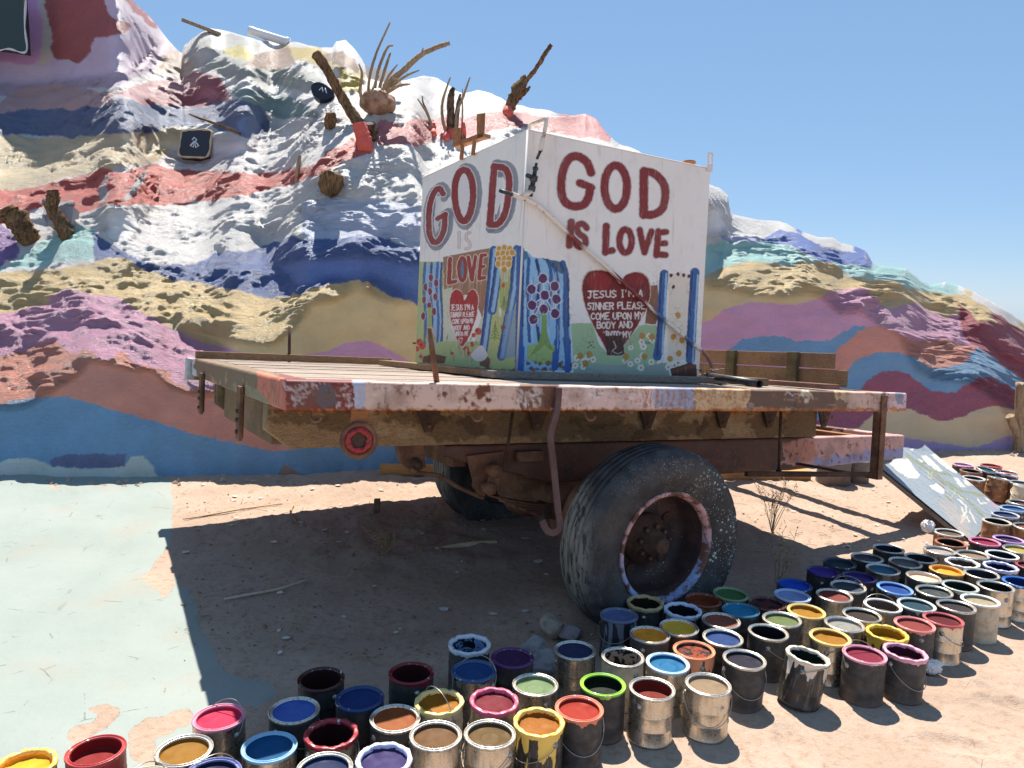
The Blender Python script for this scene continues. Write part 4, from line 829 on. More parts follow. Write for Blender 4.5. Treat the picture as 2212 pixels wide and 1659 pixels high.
K.p([(540, 800), (720, 790), (722, 1590), (480, 1580)], (186, 194, 122))
for P in ([(572, 805), (555, 1000), (530, 1250), (500, 1480)], [(612, 810), (590, 1000), (560, 1200)], [(722, 800), (700, 1050), (660, 1280), (620, 1500)]):
    K.k(smooth(P, 6), 56, BL); K.k(smooth([(x+6, y) for x, y in P], 6), 22, LB_); K.k(smooth([(x-20, y) for x, y in P], 6), 9, DBL)
K.p([(650, 1220), (720, 1180), (722, 1500), (610, 1520)], (118, 152, 190), .7)
for i, (x, y) in enumerate([(605, 800), (640, 790), (675, 798), (600, 832), (632, 825), (665, 828), (692, 820), (608, 865), (640, 860), (672, 862), (600, 895), (636, 895), (668, 895), (640, 930)]): K.k([(x, y), (640+(x-640)*.4, 1010)], 5, (228, 214, 190)); K.e(x, y, 22, 26, (232, 222, 200)); K.e(x, y, 17, 21, (208, 152, 52))
for i in range(7): K.k([(612+i*11, 930), (618+i*9, 1180+random.uniform(-40, 40))], 4, (128, 140, 76), .8)
K.e(632, 1035, 12, 16, (200, 84, 48))
for tx, ty, h in ((580, 1270, 120), (640, 1110, 90)):
    K.k([(tx, ty), (tx-3, ty+h)], 6, (104, 124, 62))
    for q in range(5): yy = ty+h*.15+q*h*.17; wq = 8+q*6; K.k([(tx-wq, yy+16), (tx, yy), (tx+wq, yy+16)], 6, (112, 132, 70))
K.e(612, 1210, 10, 34, (226, 224, 210)); K.e(632, 1310, 14, 14, (120, 56, 70))
for x, y in ((160, 985), (125, 1045), (195, 1020), (155, 1075), (190, 1110), (115, 1130), (150, 1170), (180, 1205), (110, 1235)): K.k([(x, y), (150, 1160)], 4, (200, 190, 190), .6)
for x, y in ((160, 985), (125, 1045), (195, 1020), (155, 1075), (190, 1110), (115, 1130), (150, 1170), (180, 1205), (110, 1235)): K.e(x, y, 17, 28, (214, 200, 196)); K.e(x, y, 14, 25, (124, 62, 82))
K.p([(140, 1180), (165, 1180), (170, 1330), (200, 1400), (120, 1400), (138, 1330)], (160, 178, 112))
for x, y, r in ((85, 1405, 20), (105, 1430, 22), (70, 1450, 16), (470, 1335, 22), (440, 1360, 14), (390, 1455, 22), (410, 1480, 14), (430, 1420, 16), (300, 1480, 12), (95, 1500, 12)): K.e(x, y, r, r*1.1, (204, 84, 58)); K.e(x-r*.4, y-r*.3, r*.4, r*.4, (90, 46, 60), .8)
for q in range(26): x = random.uniform(250, 480); y = random.uniform(1380, 1540); K.k([(x, y), (x+random.uniform(-8, 8), y-random.uniform(10, 44))], 5, random.choice([(110, 132, 70), (206, 204, 160), (150, 120, 70)]), .85)
K.p([(110, 1500), (180, 1480), (260, 1500), (250, 1545), (105, 1540)], (112, 72, 48)); K.p([(475, 1500), (520, 1480), (550, 1520), (540, 1575), (480, 1560)], (110, 70, 48))
for x in range(60, 730, 12): K.e(x, 1588+random.uniform(-6, 10), random.uniform(6, 22), random.uniform(4, 16), random.choice([(104, 62, 42), (82, 60, 46), (140, 120, 80)]), .75)
for P, wd in (([(286, 862), (278, 1018)], 28), ([(278, 1018), (322, 1008)], 26), (ring(366, 930, 22, 74), 26), ([(405, 850), (428, 1000)], 25), ([(452, 848), (428, 1000)], 24), ([(490, 838), (474, 992)], 24), ([(488, 842), (518, 836)], 22), ([(482, 915), (508, 910)], 20), ([(474, 990), (512, 984)], 22)): K.k(P, wd+9, (226, 212, 196))
for P, wd in (([(286, 862), (278, 1018)], 28), ([(278, 1018), (322, 1008)], 26), (ring(366, 930, 22, 74), 26), ([(405, 850), (428, 1000)], 25), ([(452, 848), (428, 1000)], 24), ([(490, 838), (474, 992)], 24), ([(488, 842), (518, 836)], 22), ([(482, 915), (508, 910)], 20), ([(474, 990), (512, 984)], 22)): K.k(P, wd, (156, 64, 54))
K.e(366, 930, 11, 58, (98, 128, 150))
hL = smooth([(381, 1135), (362, 1082), (330, 1062), (298, 1085), (284, 1140), (288, 1240), (318, 1345), (357, 1432), (402, 1385), (448, 1260), (468, 1150), (462, 1090), (436, 1062), (402, 1085)], 5, True)
K.p([((x-375)*1.06+375, (y-1240)*1.035+1240) for x, y in hL], (226, 206, 190)); K.p(hL, (172, 50, 50)); K.p([((x-375)*.93+375, (y-1300)*.5+1300) for x, y in hL], (160, 44, 46), .6)
FONT = dict(A=[[(0, 1), (.5, 0), (1, 1)], [(.2, .65), (.8, .65)]], B=[[(0, 0), (0, 1), (.8, 1), (1, .75), (.8, .5), (0, .5)], [(.8, .5), (.9, .25), (.7, 0), (0, 0)]], C=[[(1, .15), (.6, 0), (.15, .2), (0, .5), (.15, .85), (.6, 1), (1, .85)]], D=[[(0, 0), (0, 1), (.6, 1), (1, .7), (1, .3), (.6, 0), (0, 0)]], E=[[(1, 0), (0, 0), (0, 1), (1, 1)], [(0, .5), (.7, .5)]],
            I=[[(.5, 0), (.5, 1)], [(.1, 0), (.9, 0)], [(.1, 1), (.9, 1)]], J=[[(.1, 0), (1, 0)], [(.65, 0), (.65, .8), (.4, 1), (.1, .9)]], L=[[(0, 0), (0, 1), (1, 1)]], M=[[(0, 1), (0, 0), (.5, .6), (1, 0), (1, 1)]], N=[[(0, 1), (0, 0), (1, 1), (1, 0)]], O=[[(.5, 0), (0, .25), (0, .75), (.5, 1), (1, .75), (1, .25), (.5, 0)]], P=[[(0, 1), (0, 0), (.8, 0), (1, .25), (.8, .5), (0, .5)]],
            R=[[(0, 1), (0, 0), (.8, 0), (1, .25), (.8, .5), (0, .5)], [(.4, .5), (1, 1)]], S=[[(1, .12), (.5, 0), (.05, .2), (.3, .45), (.8, .6), (.95, .8), (.5, 1), (0, .9)]], T=[[(0, 0), (1, 0)], [(.5, 0), (.5, 1)]], U=[[(0, 0), (0, .8), (.5, 1), (1, .8), (1, 0)]], Y=[[(0, 0), (.5, .5), (1, 0)], [(.5, .5), (.5, 1)]], V=[[(0, 0), (.5, 1), (1, 0)]], X=[[(0, 0), (1, 1)], [(1, 0), (0, 1)]])
def text(s, x0, x1, y0, h, dy, wd, c, gap=.35):
    units = sum((.45 if ch in " '" else (.5 if ch == 'I' else 1))+gap for ch in s)-gap; u = (x1-x0)/units; x = x0
    for ch in s:
        w = .45 if ch in " '" else (.5 if ch == 'I' else 1)
        if ch == "'": K.k([(x+u*.2, y0+dy*(x-x0)/(x1-x0)), (x+u*.1, y0+h*.25+dy*(x-x0)/(x1-x0))], wd, c)
        elif ch != ' ':
            jx, jy = random.uniform(-1.5, 1.5), random.uniform(-2, 2)
            for st_ in FONT[ch]: K.k([(x+jx+px*w*u, y0+jy+dy*(x-x0)/(x1-x0)+py*h) for px, py in st_], wd, c)
        x += (w+gap)*u
WT = (232, 222, 212)
for s_, a, b, y, h in (("JESUS I'M A", 290, 440, 1164, 34), ("SINNER PLEASE", 290, 442, 1212, 30), ("COME UPON MY", 300, 438, 1257, 28), ("BODY AND", 308, 412, 1300, 28), ("INTO MY", 322, 404, 1340, 26)): text(s_, a, b, y, h, -4, 5.5, WT)
K.k(smooth([(354, 1385), (345, 1378), (342, 1392), (354, 1412), (366, 1390), (362, 1376), (354, 1385)], 3), 4.5, WT)
# ---- front: blue field with purple flower tree, heart, daisies
K.p([(742, 800), (790, 815), (830, 850), (900, 860), (1000, 880), (1050, 950), (1070, 1250), (1085, 1590), (725, 1600), (735, 900)], (146, 190, 220))
for P, wd, c in (([(745, 800), (740, 1200), (735, 1590)], 50, BL), ([(800, 860), (790, 1100), (805, 1400)], 22, BL), ([(850, 870), (872, 1000), (850, 1200), (870, 1420)], 20, DBL), ([(920, 870), (945, 960), (930, 1200)], 24, BL), ([(960, 900), (985, 1000), (990, 1300), (985, 1420)], 26, BL), ([(1020, 890), (1045, 1000), (1040, 1300), (1060, 1580)], 40, BL), ([(1055, 960), (1060, 1300)], 12, DBL), ([(765, 900), (760, 1300)], 10, DBL), ([(985, 1400), (970, 1570)], 40, (46, 96, 168)), ([(745, 1450), (740, 1590)], 56, (46, 96, 168)), ([(1058, 1400), (1055, 1590)], 34, (46, 96, 168))): K.k(smooth(P, 6), wd, c)
for q in range(34): x = random.uniform(770, 1040); y = random.uniform(900, 1300); K.k([(x, y), (x+random.uniform(-8, 8), y+random.uniform(60, 160))], random.uniform(4, 12), random.choice([(190, 214, 232), (96, 146, 196), (120, 166, 206)]), .6)
K.p([(750, 800), (790, 815), (800, 850), (760, 880)], (70, 120, 150)); K.p([(880, 855), (1010, 880), (1040, 940), (1010, 960), (930, 890)], (48, 76, 108), .85)
K.p([(790, 1430), (900, 1400), (970, 1430), (960, 1530), (880, 1560), (790, 1520)], (162, 186, 116))
K.p([(885, 1200), (915, 1200), (918, 1340), (945, 1430), (990, 1480), (930, 1450), (905, 1420), (870, 1460), (800, 1500), (862, 1420), (882, 1330)], (132, 162, 84))
TR = [(892, 990), (970, 1040), (818, 1060), (905, 1100), (980, 1125), (822, 1165), (897, 1190), (972, 1220), (830, 1258)]
for x, y in TR: K.k([(x, y), (900, 1105)], 7, (226, 216, 214))
for a, b in ((0, 1), (0, 2), (1, 4), (2, 5), (5, 8), (4, 7), (6, 7), (6, 5)): K.k([TR[a], TR[b]], 7, (226, 216, 214))
for x, y in TR: K.e(x, y, 33, 36, (226, 216, 216)); K.e(x, y, 28, 31, (92, 52, 96))
K.k([(900, 1210), (835, 1262)], 7, (132, 162, 84))
for x in range(790, 1090, 9): K.e(x, 1565+random.uniform(-26, 26), random.uniform(6, 18), random.uniform(6, 20), random.choice([(112, 74, 48), (96, 62, 44), (140, 100, 66)]), .8)
K.k([(975, 1480), (968, 1572)], 38, (46, 96, 168)); K.k([(1056, 1450), (1052, 1595)], 34, (46, 96, 168))
K.p([(1075, 1285), (1140, 1280), (1215, 1282), (1260, 1420), (1330, 1500), (1420, 1430), (1520, 1300), (1560, 1290), (1645, 1300), (1640, 1540), (1500, 1590), (1090, 1560)], (164, 190, 146))
K.p([(1590, 1040), (1640, 1030), (1655, 1200), (1630, 1290), (1560, 1285)], (140, 96, 70))
K.p([(1090, 1560), (1200, 1545), (1500, 1560), (1700, 1540), (1725, 1640), (1095, 1625)], (160, 172, 156))
hR = smooth([(1397, 1025), (1350, 960), (1270, 938), (1185, 955), (1150, 1040), (1168, 1160), (1220, 1290), (1290, 1420), (1335, 1495), (1420, 1425), (1500, 1310), (1565, 1190), (1592, 1090), (1580, 1000), (1540, 958), (1480, 952), (1425, 975)], 5, True)
K.p([((x-1370)*1.03+1370, (y-1200)*1.022+1200) for x, y in hR], (206, 176, 156)); K.p(hR, (118, 38, 38)); K.e(1260, 1010, 78, 60, (156, 44, 44), .7); K.e(1500, 1000, 60, 40, (140, 40, 40), .7)
for s_, a, b, y, h, dy in (("JESUS I'M A", 1185, 1545, 1072, 44, -10), ("SINNER PLEASE", 1186, 1560, 1150, 42, -4), ("COME UPON MY", 1208, 1550, 1216, 42, -4), ("BODY AND", 1248, 1475, 1275, 40, -4), ("INTO MY", 1302, 1466, 1334, 36, 4)): text(s_, a, b, y, h, dy, 8, WT)
K.p([(1300, 1365), (1410, 1362), (1425, 1480), (1400, 1495), (1310, 1490)], (72, 44, 36)); K.k(smooth([(1290, 1340), (1330, 1352), (1380, 1340), (1430, 1352)], 4), 9, (206, 198, 188), .8)
K.k(smooth([(1352, 1400), (1370, 1440), (1345, 1462), (1380, 1480), (1410, 1470)], 4), 6, (200, 184, 168), .9)
def daisy(x, y, r, cc=(232, 228, 214)):
    for a in range(6): K.e(x+r*math.cos(a*1.05+x), y+r*math.sin(a*1.05+x), r*.62, r*.62, cc)
    K.e(x, y, r*.5, r*.5, (196, 146, 60))
for x, y in ((1110, 1510), (1150, 1530), (1185, 1505), (1220, 1525), (1105, 1560), (1160, 1570), (1430, 1520), (1470, 1545), (1510, 1525), (1550, 1505), (1595, 1540), (1535, 1580), (1580, 1370), (1535, 1400), (1550, 1440), (1600, 1390), (1710, 1560), (1730, 1530), (1750, 1565), (1775, 1540), (1460, 1440)): daisy(x+random.uniform(-6, 6), y+random.uniform(-8, 8), random.uniform(11, 16))
for x, y in ((1135, 1495), (1195, 1485), (1435, 1500), (1540, 1365), (1605, 1370), (1555, 1500), (1170, 1545)): K.e(x, y, 20, 22, (190, 140, 62)); K.k([(x, y), (x+4, y+60)], 4, (110, 140, 90), .6)
for x, y in ((1195, 1410), (1215, 1405), (1205, 1425), (1190, 1440), (1225, 1440), (1210, 1430)): K.e(x, y, 8, 5, (92, 110, 74))
# right-hand border with crackled cream panel between blue falls
K.p([(1715, 955), (1860, 960), (1850, 1520), (1705, 1530)], (224, 214, 196))
for P, wd, c in (([(1685, 960), (1670, 1150), (1665, 1320), (1640, 1500)], 56, BL), ([(1668, 960), (1655, 1150), (1640, 1490)], 12, DBL), ([(1700, 960), (1688, 1200), (1672, 1480)], 14, LB_), ([(1885, 950), (1868, 1250), (1855, 1520)], 60, BL), ([(1868, 950), (1850, 1250), (1832, 1500)], 12, DBL), ([(1905, 970), (1888, 1250), (1872, 1540)], 12, LB_)): K.k(smooth(P, 6), wd, c)
for x, y in ((1730, 970), (1775, 962), (1812, 968), (1845, 975), (1745, 1045)): K.e(x, y, 11, 13, (96, 46, 62))
for x, y in ((1775, 1230), (1745, 1372), (1800, 1395), (1780, 1480), (1722, 1515)): K.e(x, y, 18, 20, (198, 142, 54))
K.p([(1725, 1580), (1790, 1560), (1850, 1540), (1895, 1555), (1900, 1640), (1735, 1640)], (88, 54, 40)); K.k([(1740, 1600), (1880, 1560)], 24, (124, 74, 50), .8)
m = NT('flaking_enamel'); n1 = m.noise(9, 5, .6); n2 = m.noise(70, 4); cr = m.n('ShaderNodeTexVoronoi', feature='DISTANCE_TO_EDGE'); m.L(m.coord(), cr.inputs[0]); cr.inputs['Scale'].default_value = 26
sz = m.n('ShaderNodeSeparateXYZ'); m.L(m.coord(), sz.inputs[0])
ck = m.math('MULTIPLY', m.ramp(cr.outputs['Distance'], 0, .035, 1, 0), m.math('MULTIPLY', m.ramp(sz.outputs[2], .78, .62), m.ramp(n1, .48, .6)))
c = m.mix(m.math('MULTIPLY', ck, .65), m.attr('paint'), lin((104, 78, 60)))
sp_ = m.math('MULTIPLY', m.ramp(m.vor(30), .03, .06, 1, 0), m.ramp(m.noise(4, 2), .5, .6)); c = m.mix(m.math('MULTIPLY', sp_, .8), c, lin((150, 86, 50)))
c = m.mix(m.ramp(m.noise(2.2, 4), .5, .75, 0, .22), c, lin((176, 158, 146)))
stk = m.n('ShaderNodeMapping'); m.L(m.coord(), stk.inputs[0]); stk.inputs['Scale'].default_value = (14, 14, 1.2)
c = m.mix(m.ramp(m.noise(2, 4, .6, stk.outputs[0]), .58, .75, 0, .25), c, lin((150, 118, 92)))
bm_ = m.n('ShaderNodeMapping'); m.L(m.coord(), bm_.inputs[0]); bm_.inputs['Scale'].default_value = (60, 60, 9)
br_ = m.noise(1.5, 4, .65, bm_.outputs[0]); c = m.mix(m.ramp(br_, .55, .75, 0, .28), c, lin((214, 206, 196)))
m.col(c).rough(.55).spec(.35); m.bump(m.math('SUBTRACT', m.math('ADD', m.math('MULTIPLY', n1, .6), m.math('MULTIPLY', n2, .25)), m.math('MULTIPLY', ck, .6)), .35, .004); M_enamel = m.m
XL0, XL1, XW0, XW1, XN0, XN1 = 1.431, 2.765, .80, 2.262, .004, 1.347
tb = wor((XL0+XL1)/2, (XW0+XW1)/2, 0); tank = empty('painted_tank', tb, 'white box tank with hand-painted GOD IS LOVE lettering, red hearts and flowers, standing on trailer', 'tank')
M_white = NT('tank_white').col(lin((222, 214, 208))).rough(.6).m
def panel(name, fn, nu, nv):
    u, v = np.meshgrid(np.linspace(0, 1, nu), np.linspace(0, 1, nv)); P = fn(u, v); x, y = proj(P); return link(name, grid_mesh(name, P, dict(paint=K.get(x, y))), M_enamel, tank)
dent = lambda u, v, s: .004*fbm(u*2.4, v*2.4, 2, s)*np.minimum(1, 12*np.minimum(np.minimum(u, 1-u), np.minimum(v, 1-v)))
def pf(u, v): return worA(np.stack([XL0+(XL1-XL0)*u, XW0-.003+dent(u, v, 2), XN0+(XN1-XN0)*v], -1))
def ps(u, v): return worA(np.stack([XL0-.003+dent(u, v, 6), XW1+(XW0-XW1)*u, XN0+(XN1-XN0)*v], -1))
panel('front_panel', pf, 330, 420); panel('side_panel', ps, 230, 420)
mb = MB(); lbox(mb, XL0, XL1, XW0, XW1, XN0, XN1-.001, .003); mb.build('tank_body', M_white, tank)
mb = MB()
for a, b in (((XL0, XW0), (XL1, XW0)), ((XL1, XW0), (XL1, XW1)), ((XL1, XW1), (XL0, XW1)), ((XL0, XW1), (XL0, XW0))): mb.tube([wor(a[0], a[1], XN1), wor(b[0], b[1], XN1)], .006, 8)
mb.tube([wor(XL0-.001, XW0-.001, XN0), wor(XL0-.001, XW0-.001, XN1)], .006, 8); mb.build('weld_seam', M_white, tank)
# filler neck and lifting lug
p = on(1488, 355, 1, XW0+.10); mb = MB(); mb.lathe(wor(p[0], XW0+.10, XN1), eN, [(.035, -.01), (.035, .035), (.042, .037), (.044, .045), (.042, .052), (.03, .052), (.028, .03)], 24); mb.build('filler_neck', M_rusto, tank)
def plate(w0, l, lz, wz, n0, n1, name, mat):
    mb = MB(); mb.prism([wor(l, w0, n0), wor(l+lz*.5, w0, n0-.012), wor(l+lz, w0, n0), wor(l+lz, w0, n1), wor(l, w0, n1)], eW*wz); return mb.build(name, mat, tank)
# lug with a keyhole: four strips round an opening
lg0, lgn = XL1-.035, XN1-.02; mb = MB()
lbox(mb, lg0, lg0+.045, XW0-.012, XW0-.004, lgn, lgn+.045, .001); lbox(mb, lg0, lg0+.012, XW0-.012, XW0-.004, lgn+.0453, lgn+.105, .001); lbox(mb, lg0+.033, lg0+.045, XW0-.012, XW0-.004, lgn+.0453, lgn+.105, .001); lbox(mb, lg0, lg0+.045, XW0-.012, XW0-.004, lgn+.1053, lgn+.118, .001); mb.build('lifting_lug', M_white, tank)
# rusty lamp bracket on the side wall
def sp3(x, y, l=None): return worA(on(x, y, 0, XL0-.02 if l is None else l))
mb = MB()
for x0, y0, x1, y1 in ((995, 345, 998, 312), (1020, 335, 1024, 303)): mb.box(sp3(x0-3, y0), sp3(x0+4, y0)-sp3(x0-3, y0), eL*.006, sp3(x1, y1)-sp3(x0, y0), .001)
mb.prism([sp3(978, 310), sp3(978, 318), sp3(1030, 300), sp3(1044, 296), sp3(1044, 288), sp3(1028, 291)], eL*.05); mb.prism([sp3(978, 276), sp3(994, 276), sp3(992, 308), sp3(979, 312)], eL*.008); mb.prism([sp3(1030, 246), sp3(1046, 244), sp3(1044, 294), sp3(1030, 300)], eL*.008); mb.build('lamp_bracket', M_rusto, tank)
mb = MB(); q = on(897, 743, 0, XL0+.02); mb.box(worA([XL0+.01, XW1+.001, q[2]]), eL*.05, eW*.10, eN*.012, .002); mb.build('mount_bracket', M_rustd, tank)
q = mb.v and None
# ---- water pipe with valve leaning on the tank
M_pipe = NT('painted_pipe'); n1 = M_pipe.noise(22, 5); M_pipe.col(M_pipe.mix(M_pipe.ramp(n1, .52, .66), lin((222, 208, 192)), lin((150, 96, 60)))).rough(.55); M_pipe = M_pipe.m
M_valve = NT('dark_valve'); M_valve.col(M_valve.mix(M_valve.ramp(M_valve.noise(30, 4), .4, .65), lin((70, 76, 78)), lin((44, 36, 32)))).rough(.5).metal(.4); M_valve = M_valve.m
tp = empty('standpipe', wor(XL0, XW0-.02, XN1-.05), 'white elbow pipe and short nozzle hanging over the tank corner', 'pipe')
wv0 = XW0+.02
e_ = lambda x, y, w=XW0-.03: worA(on(x, y, 1, w))
top = [worA(on(1143, 286, 1, XW0+.05)), worA(on(1146, 270, 1, XW0+.04)), worA(on(1158, 264, 1, XW0)), worA(on(1178, 256, 1, XW0-.05)), e_(1180, 262, XW0-.06), e_(1176, 285, XW0-.06), e_(1172, 302, XW0-.06)]
mb = MB(); mb.tube(smooth(top, 5), .011, 12); mb.build('elbow_pipe', M_pipe, tp)
mb = MB(); a = e_(1172, 300, XW0-.06); b = e_(1167, 327, XW0-.06); mb.lathe(a, b-a, [(.013, 0), (.015, .01), (.015, np.linalg.norm(b-a)*.75), (.012, np.linalg.norm(b-a))], 14); mb.build('nozzle', M_pipe, tp)
mb = MB(); a = e_(1167, 327, XW0-.06); b = e_(1160, 343, XW0-.06); mb.tube([a, b], .008, 10); mb.build('nozzle_tip', M_valve, tp)
hp = empty('hose_pipe', e_(1540, 812, XW0-.05), 'long bent white pipe with black valve slanting across the front of the tank', 'pipe')
run = [e_(1105, 418, XW0-.07), e_(1120, 425, XW0-.055), e_(1140, 432, XW0-.04), e_(1165, 446, XW0-.035), e_(1195, 472, XW0-.03), e_(1240, 515, XW0-.03), e_(1330, 595, XW0-.03), e_(1400, 660, XW0-.03), e_(1460, 712, XW0-.03), e_(1500, 745, XW0-.035), e_(1520, 762, XW0-.04), e_(1533, 780, XW0-.05), e_(1541, 806, XW0-.06)]
rs = smooth(run, 6); x_, y_ = proj(np.array(rs)); pc = np.zeros((len(rs), 3))
def pcol(x):
    for a, b, c in ((1225, 1262, (128, 52, 48)), (1330, 1400, (126, 44, 44)), (1412, 1440, (70, 100, 140)), (1480, 1498, (70, 100, 140)), (1515, 1600, (140, 90, 76))):
        if a <= x < b: return lin(c)
    return lin((226, 214, 200))
mb = MB(); mb.tube(rs, .0125, 12); me = mb.mesh('long_pipe'); vx, vy = proj(np.array(mb.v)); set_attr(me, 'paint', np.array([pcol(x+random.uniform(-2, 2)) for x in vx]))
m = NT('pipe_paint'); n1 = m.noise(30, 5); m.col(m.mix(m.ramp(n1, .58, .68), m.attr('paint'), lin((146, 92, 58)))).rough(.5); link('long_pipe', me, m.m, hp)
mb = MB(); mb.tube([e_(1080, 412, XW0-.09), e_(1107, 420, XW0-.07)], .010, 10); mb.build('pipe_stub', M_valve, hp)
a, b = e_(1148, 412, XW0-.05), e_(1156, 368, XW0-.05); h_ = np.linalg.norm(b-a); mb = MB(); mb.lathe(a, b-a, [(.012, -.03), (.012, -.004), (.020, 0), (.020, .025), (.014, .03), (.014, h_*.45), (.022, h_*.5), (.022, h_*.72), (.012, h_*.76), (.011, h_), (.016, h_+.004), (.016, h_+.016), (.008, h_+.02), (.008, h_+.04)], 12); mb.build('valve_body', M_valve, hp)
c_ = e_(1150, 383, XW0-.05); mb = MB(); mb.tube([c_, c_-eL*.045-eW*.02], .012, 10); mb.build('valve_handle', M_valve, hp)
mb = MB(); mb.tube([e_(1148, 414, XW0-.05), e_(1128, 424, XW0-.05)], .015, 12); mb.build('valve_tee', M_pipe, hp)
# ================================================================== PAINT CANS
def objcol(m): q = m.n('ShaderNodeObjectInfo'); return q
def can_mat(kind):
    m = NT('can_'+kind); oi = objcol(m); co = m.coord('Object')
    off = m.n('ShaderNodeVectorMath', operation='ADD'); m.L(co, off.inputs[0]); sc = m.math('MULTIPLY', oi.outputs['Random'], 37.0); cb = m.n('ShaderNodeCombineXYZ')
    m.L(sc, cb.inputs[0]); m.L(sc, cb.inputs[1]); m.L(sc, cb.inputs[2]); m.L(cb.outputs[0], off.inputs[1]); v = off.outputs[0]
    sz = m.n('ShaderNodeSeparateXYZ'); m.L(co, sz.inputs[0]); z = sz.outputs[2]
    n1 = m.noise(26, 5, .62, v); n2 = m.noise(130, 3, .6, v)
    mp = m.n('ShaderNodeMapping'); m.L(v, mp.inputs[0]); mp.inputs['Scale'].default_value = (1, 1, .16); ns = m.noise(60, 5, .6, mp.outputs[0]); nd = m.noise(30, 3, .5, mp.outputs[0])
    if kind == 'tin':
        c = m.mix(m.ramp(ns, .45, .75), (.60, .55, .47), (.42, .36, .28)); c = m.mix(m.ramp(n1, .60, .74, 0, .75), c, lin((108, 78, 52)))
        m.metal(m.ramp(n1, .5, .75, .95, .35)).rough(m.ramp(n2, .3, .7, .22, .42))
    elif kind == 'dark':
        c = m.mix(m.ramp(n1, .35, .7), (.040, .037, .036), (.085, .078, .072)); m.rough(.6).metal(.15)
        c = m.mix(m.ramp(z, .035, .0, 0, .45), c, lin((140, 110, 88)))
    elif kind == 'rust':
        c = m.mix(m.ramp(n1, .35, .65), (.20, .085, .04), (.36, .18, .085)); c = m.mix(m.ramp(n1, .62, .68), c, (.6, .52, .42)); m.rough(.75).metal(.1)
    elif kind == 'cream':
        c = m.mix(m.ramp(n1, .4, .75), lin((206, 188, 160)), lin((170, 148, 118))); m.rough(.55)
    elif kind == 'grey':
        c = m.mix(m.ramp(nd, .47, .5), lin((112, 116, 130)), (.02, .02, .024)); m.rough(.55)
    elif kind == 'streak':
        c = m.mix(m.ramp(ns, .5, .6), (.03, .027, .025), (.10, .085, .07))
        up = m.ramp(z, .19, .06, .62, .36); c = m.mix(m.ramp(m.math('SUBTRACT', nd, m.math('SUBTRACT', 1.02, up)), .0, .012), c, oi.outputs['Color']); m.rough(.45)
    if kind in ('tin', 'dark', 'rust'):   # runs of paint below the rim
        up = m.ramp(z, .19, .155, .56, .25); d = m.ramp(m.math('SUBTRACT', nd, m.math('SUBTRACT', 1.0, up)), .0, .015); d = m.math('MULTIPLY', d, oi.outputs['Alpha']); c = m.mix(d, c, oi.outputs['Color'])
    m.col(c); m.bump(n1, .2, .002); return m.m
M_can = {k: can_mat(k) for k in ('tin', 'dark', 'rust', 'cream', 'grey', 'streak')}
m = NT('can_rim'); oi = objcol(m); n1 = m.noise(90, 4, .6); n2 = m.noise(34, 4)
pm = m.math('MULTIPLY', oi.outputs['Alpha'], m.ramp(n2, .33, .42)); tin = m.mix(m.ramp(n1, .45, .7), (.66, .62, .55), (.40, .32, .24))
m.col(m.mix(pm, tin, oi.outputs['Color'])).metal(m.math('MULTIPLY', m.math('SUBTRACT', 1.0, pm), .85)).rough(m.ramp(n1, .3, .7, .25, .5)); m.bump(n1, .35, .002); M_canrim = m.m
m = NT('dried_paint'); oi = objcol(m); n1 = m.noise(24, 4); n2 = m.noise(9, 3); n3 = m.noise(60, 4, .6)
c = m.mix(m.ramp(n1, .35, .75, 0, .35), oi.outputs['Color'], m.mix(.5, oi.outputs['Color'], (.02, .015, .012))); c = m.mix(m.ramp(n3, .66, .74, 0, .5), c, lin((60, 40, 30)))
m.col(c).rough(m.ramp(n1, .3, .7, .5, .75)).spec(.15); m.bump(n1, .2, .003); M_fill = m.m
m = NT('peeling_fill'); oi = objcol(m); n1 = m.noise(16, 5, .6, None, 1.5); m.col(m.mix(m.ramp(n1, .49, .52), oi.outputs['Color'], (.012, .012, .013))).rough(.6).spec(.15); m.bump(n1, .4, .004); M_peel = m.m
M_wire = NT('bail_wire').col((.42, .38, .33)).metal(.8).rough(.4).m
def mk_body():
    mb = MB(); mb.lathe((0, 0, 0), (0, 0, 1), [(0, .006), (.078, .006), (.080, 0), (.0838, .001), (.0838, .007), (.0822, .010), (.0822, .058), (.0834, .061), (.0822, .064), (.0822, .112), (.0834, .115), (.0822, .118), (.0822, .180), (.083, .184), (.0715, .184), (.0716, .03), (0, .03)], 40); return mb.mesh('can_body')
def mk_rim(cr):
    r = random.Random(5); ph = [r.uniform(0, 6) for _ in range(8)]
    j = None if not cr else (lambda R, h, a, i: (R+(.0009*math.sin(7*a+ph[0]+i)+.0008*math.sin(13*a+ph[1])+.0008*math.sin(23*a+ph[2]+i*2))*(1 if i < 6 else -.8), h+.0014*math.sin(9*a+ph[3])+.0012*math.sin(17*a+ph[4]+i)))
    mb = MB()
    if not cr: mb.lathe((0, 0, 0), (0, 0, 1), [(.0832, .181), (.0846, .184), (.0850, .187), (.0842, .1898), (.0828, .1905), (.0815, .189), (.0802, .1855), (.0782, .1845), (.0752, .1852), (.0738, .1885), (.0728, .190), (.0712, .189), (.0703, .184)], 44)
    else: mb.lathe((0, 0, 0), (0, 0, 1), [(.0834, .176), (.0852, .183), (.0860, .188), (.0852, .1915), (.083, .193), (.079, .1922), (.0752, .1932), (.0722, .1918), (.0700, .186), (.0696, .180)], 56, jit=j)
    return mb.mesh('can_rim')
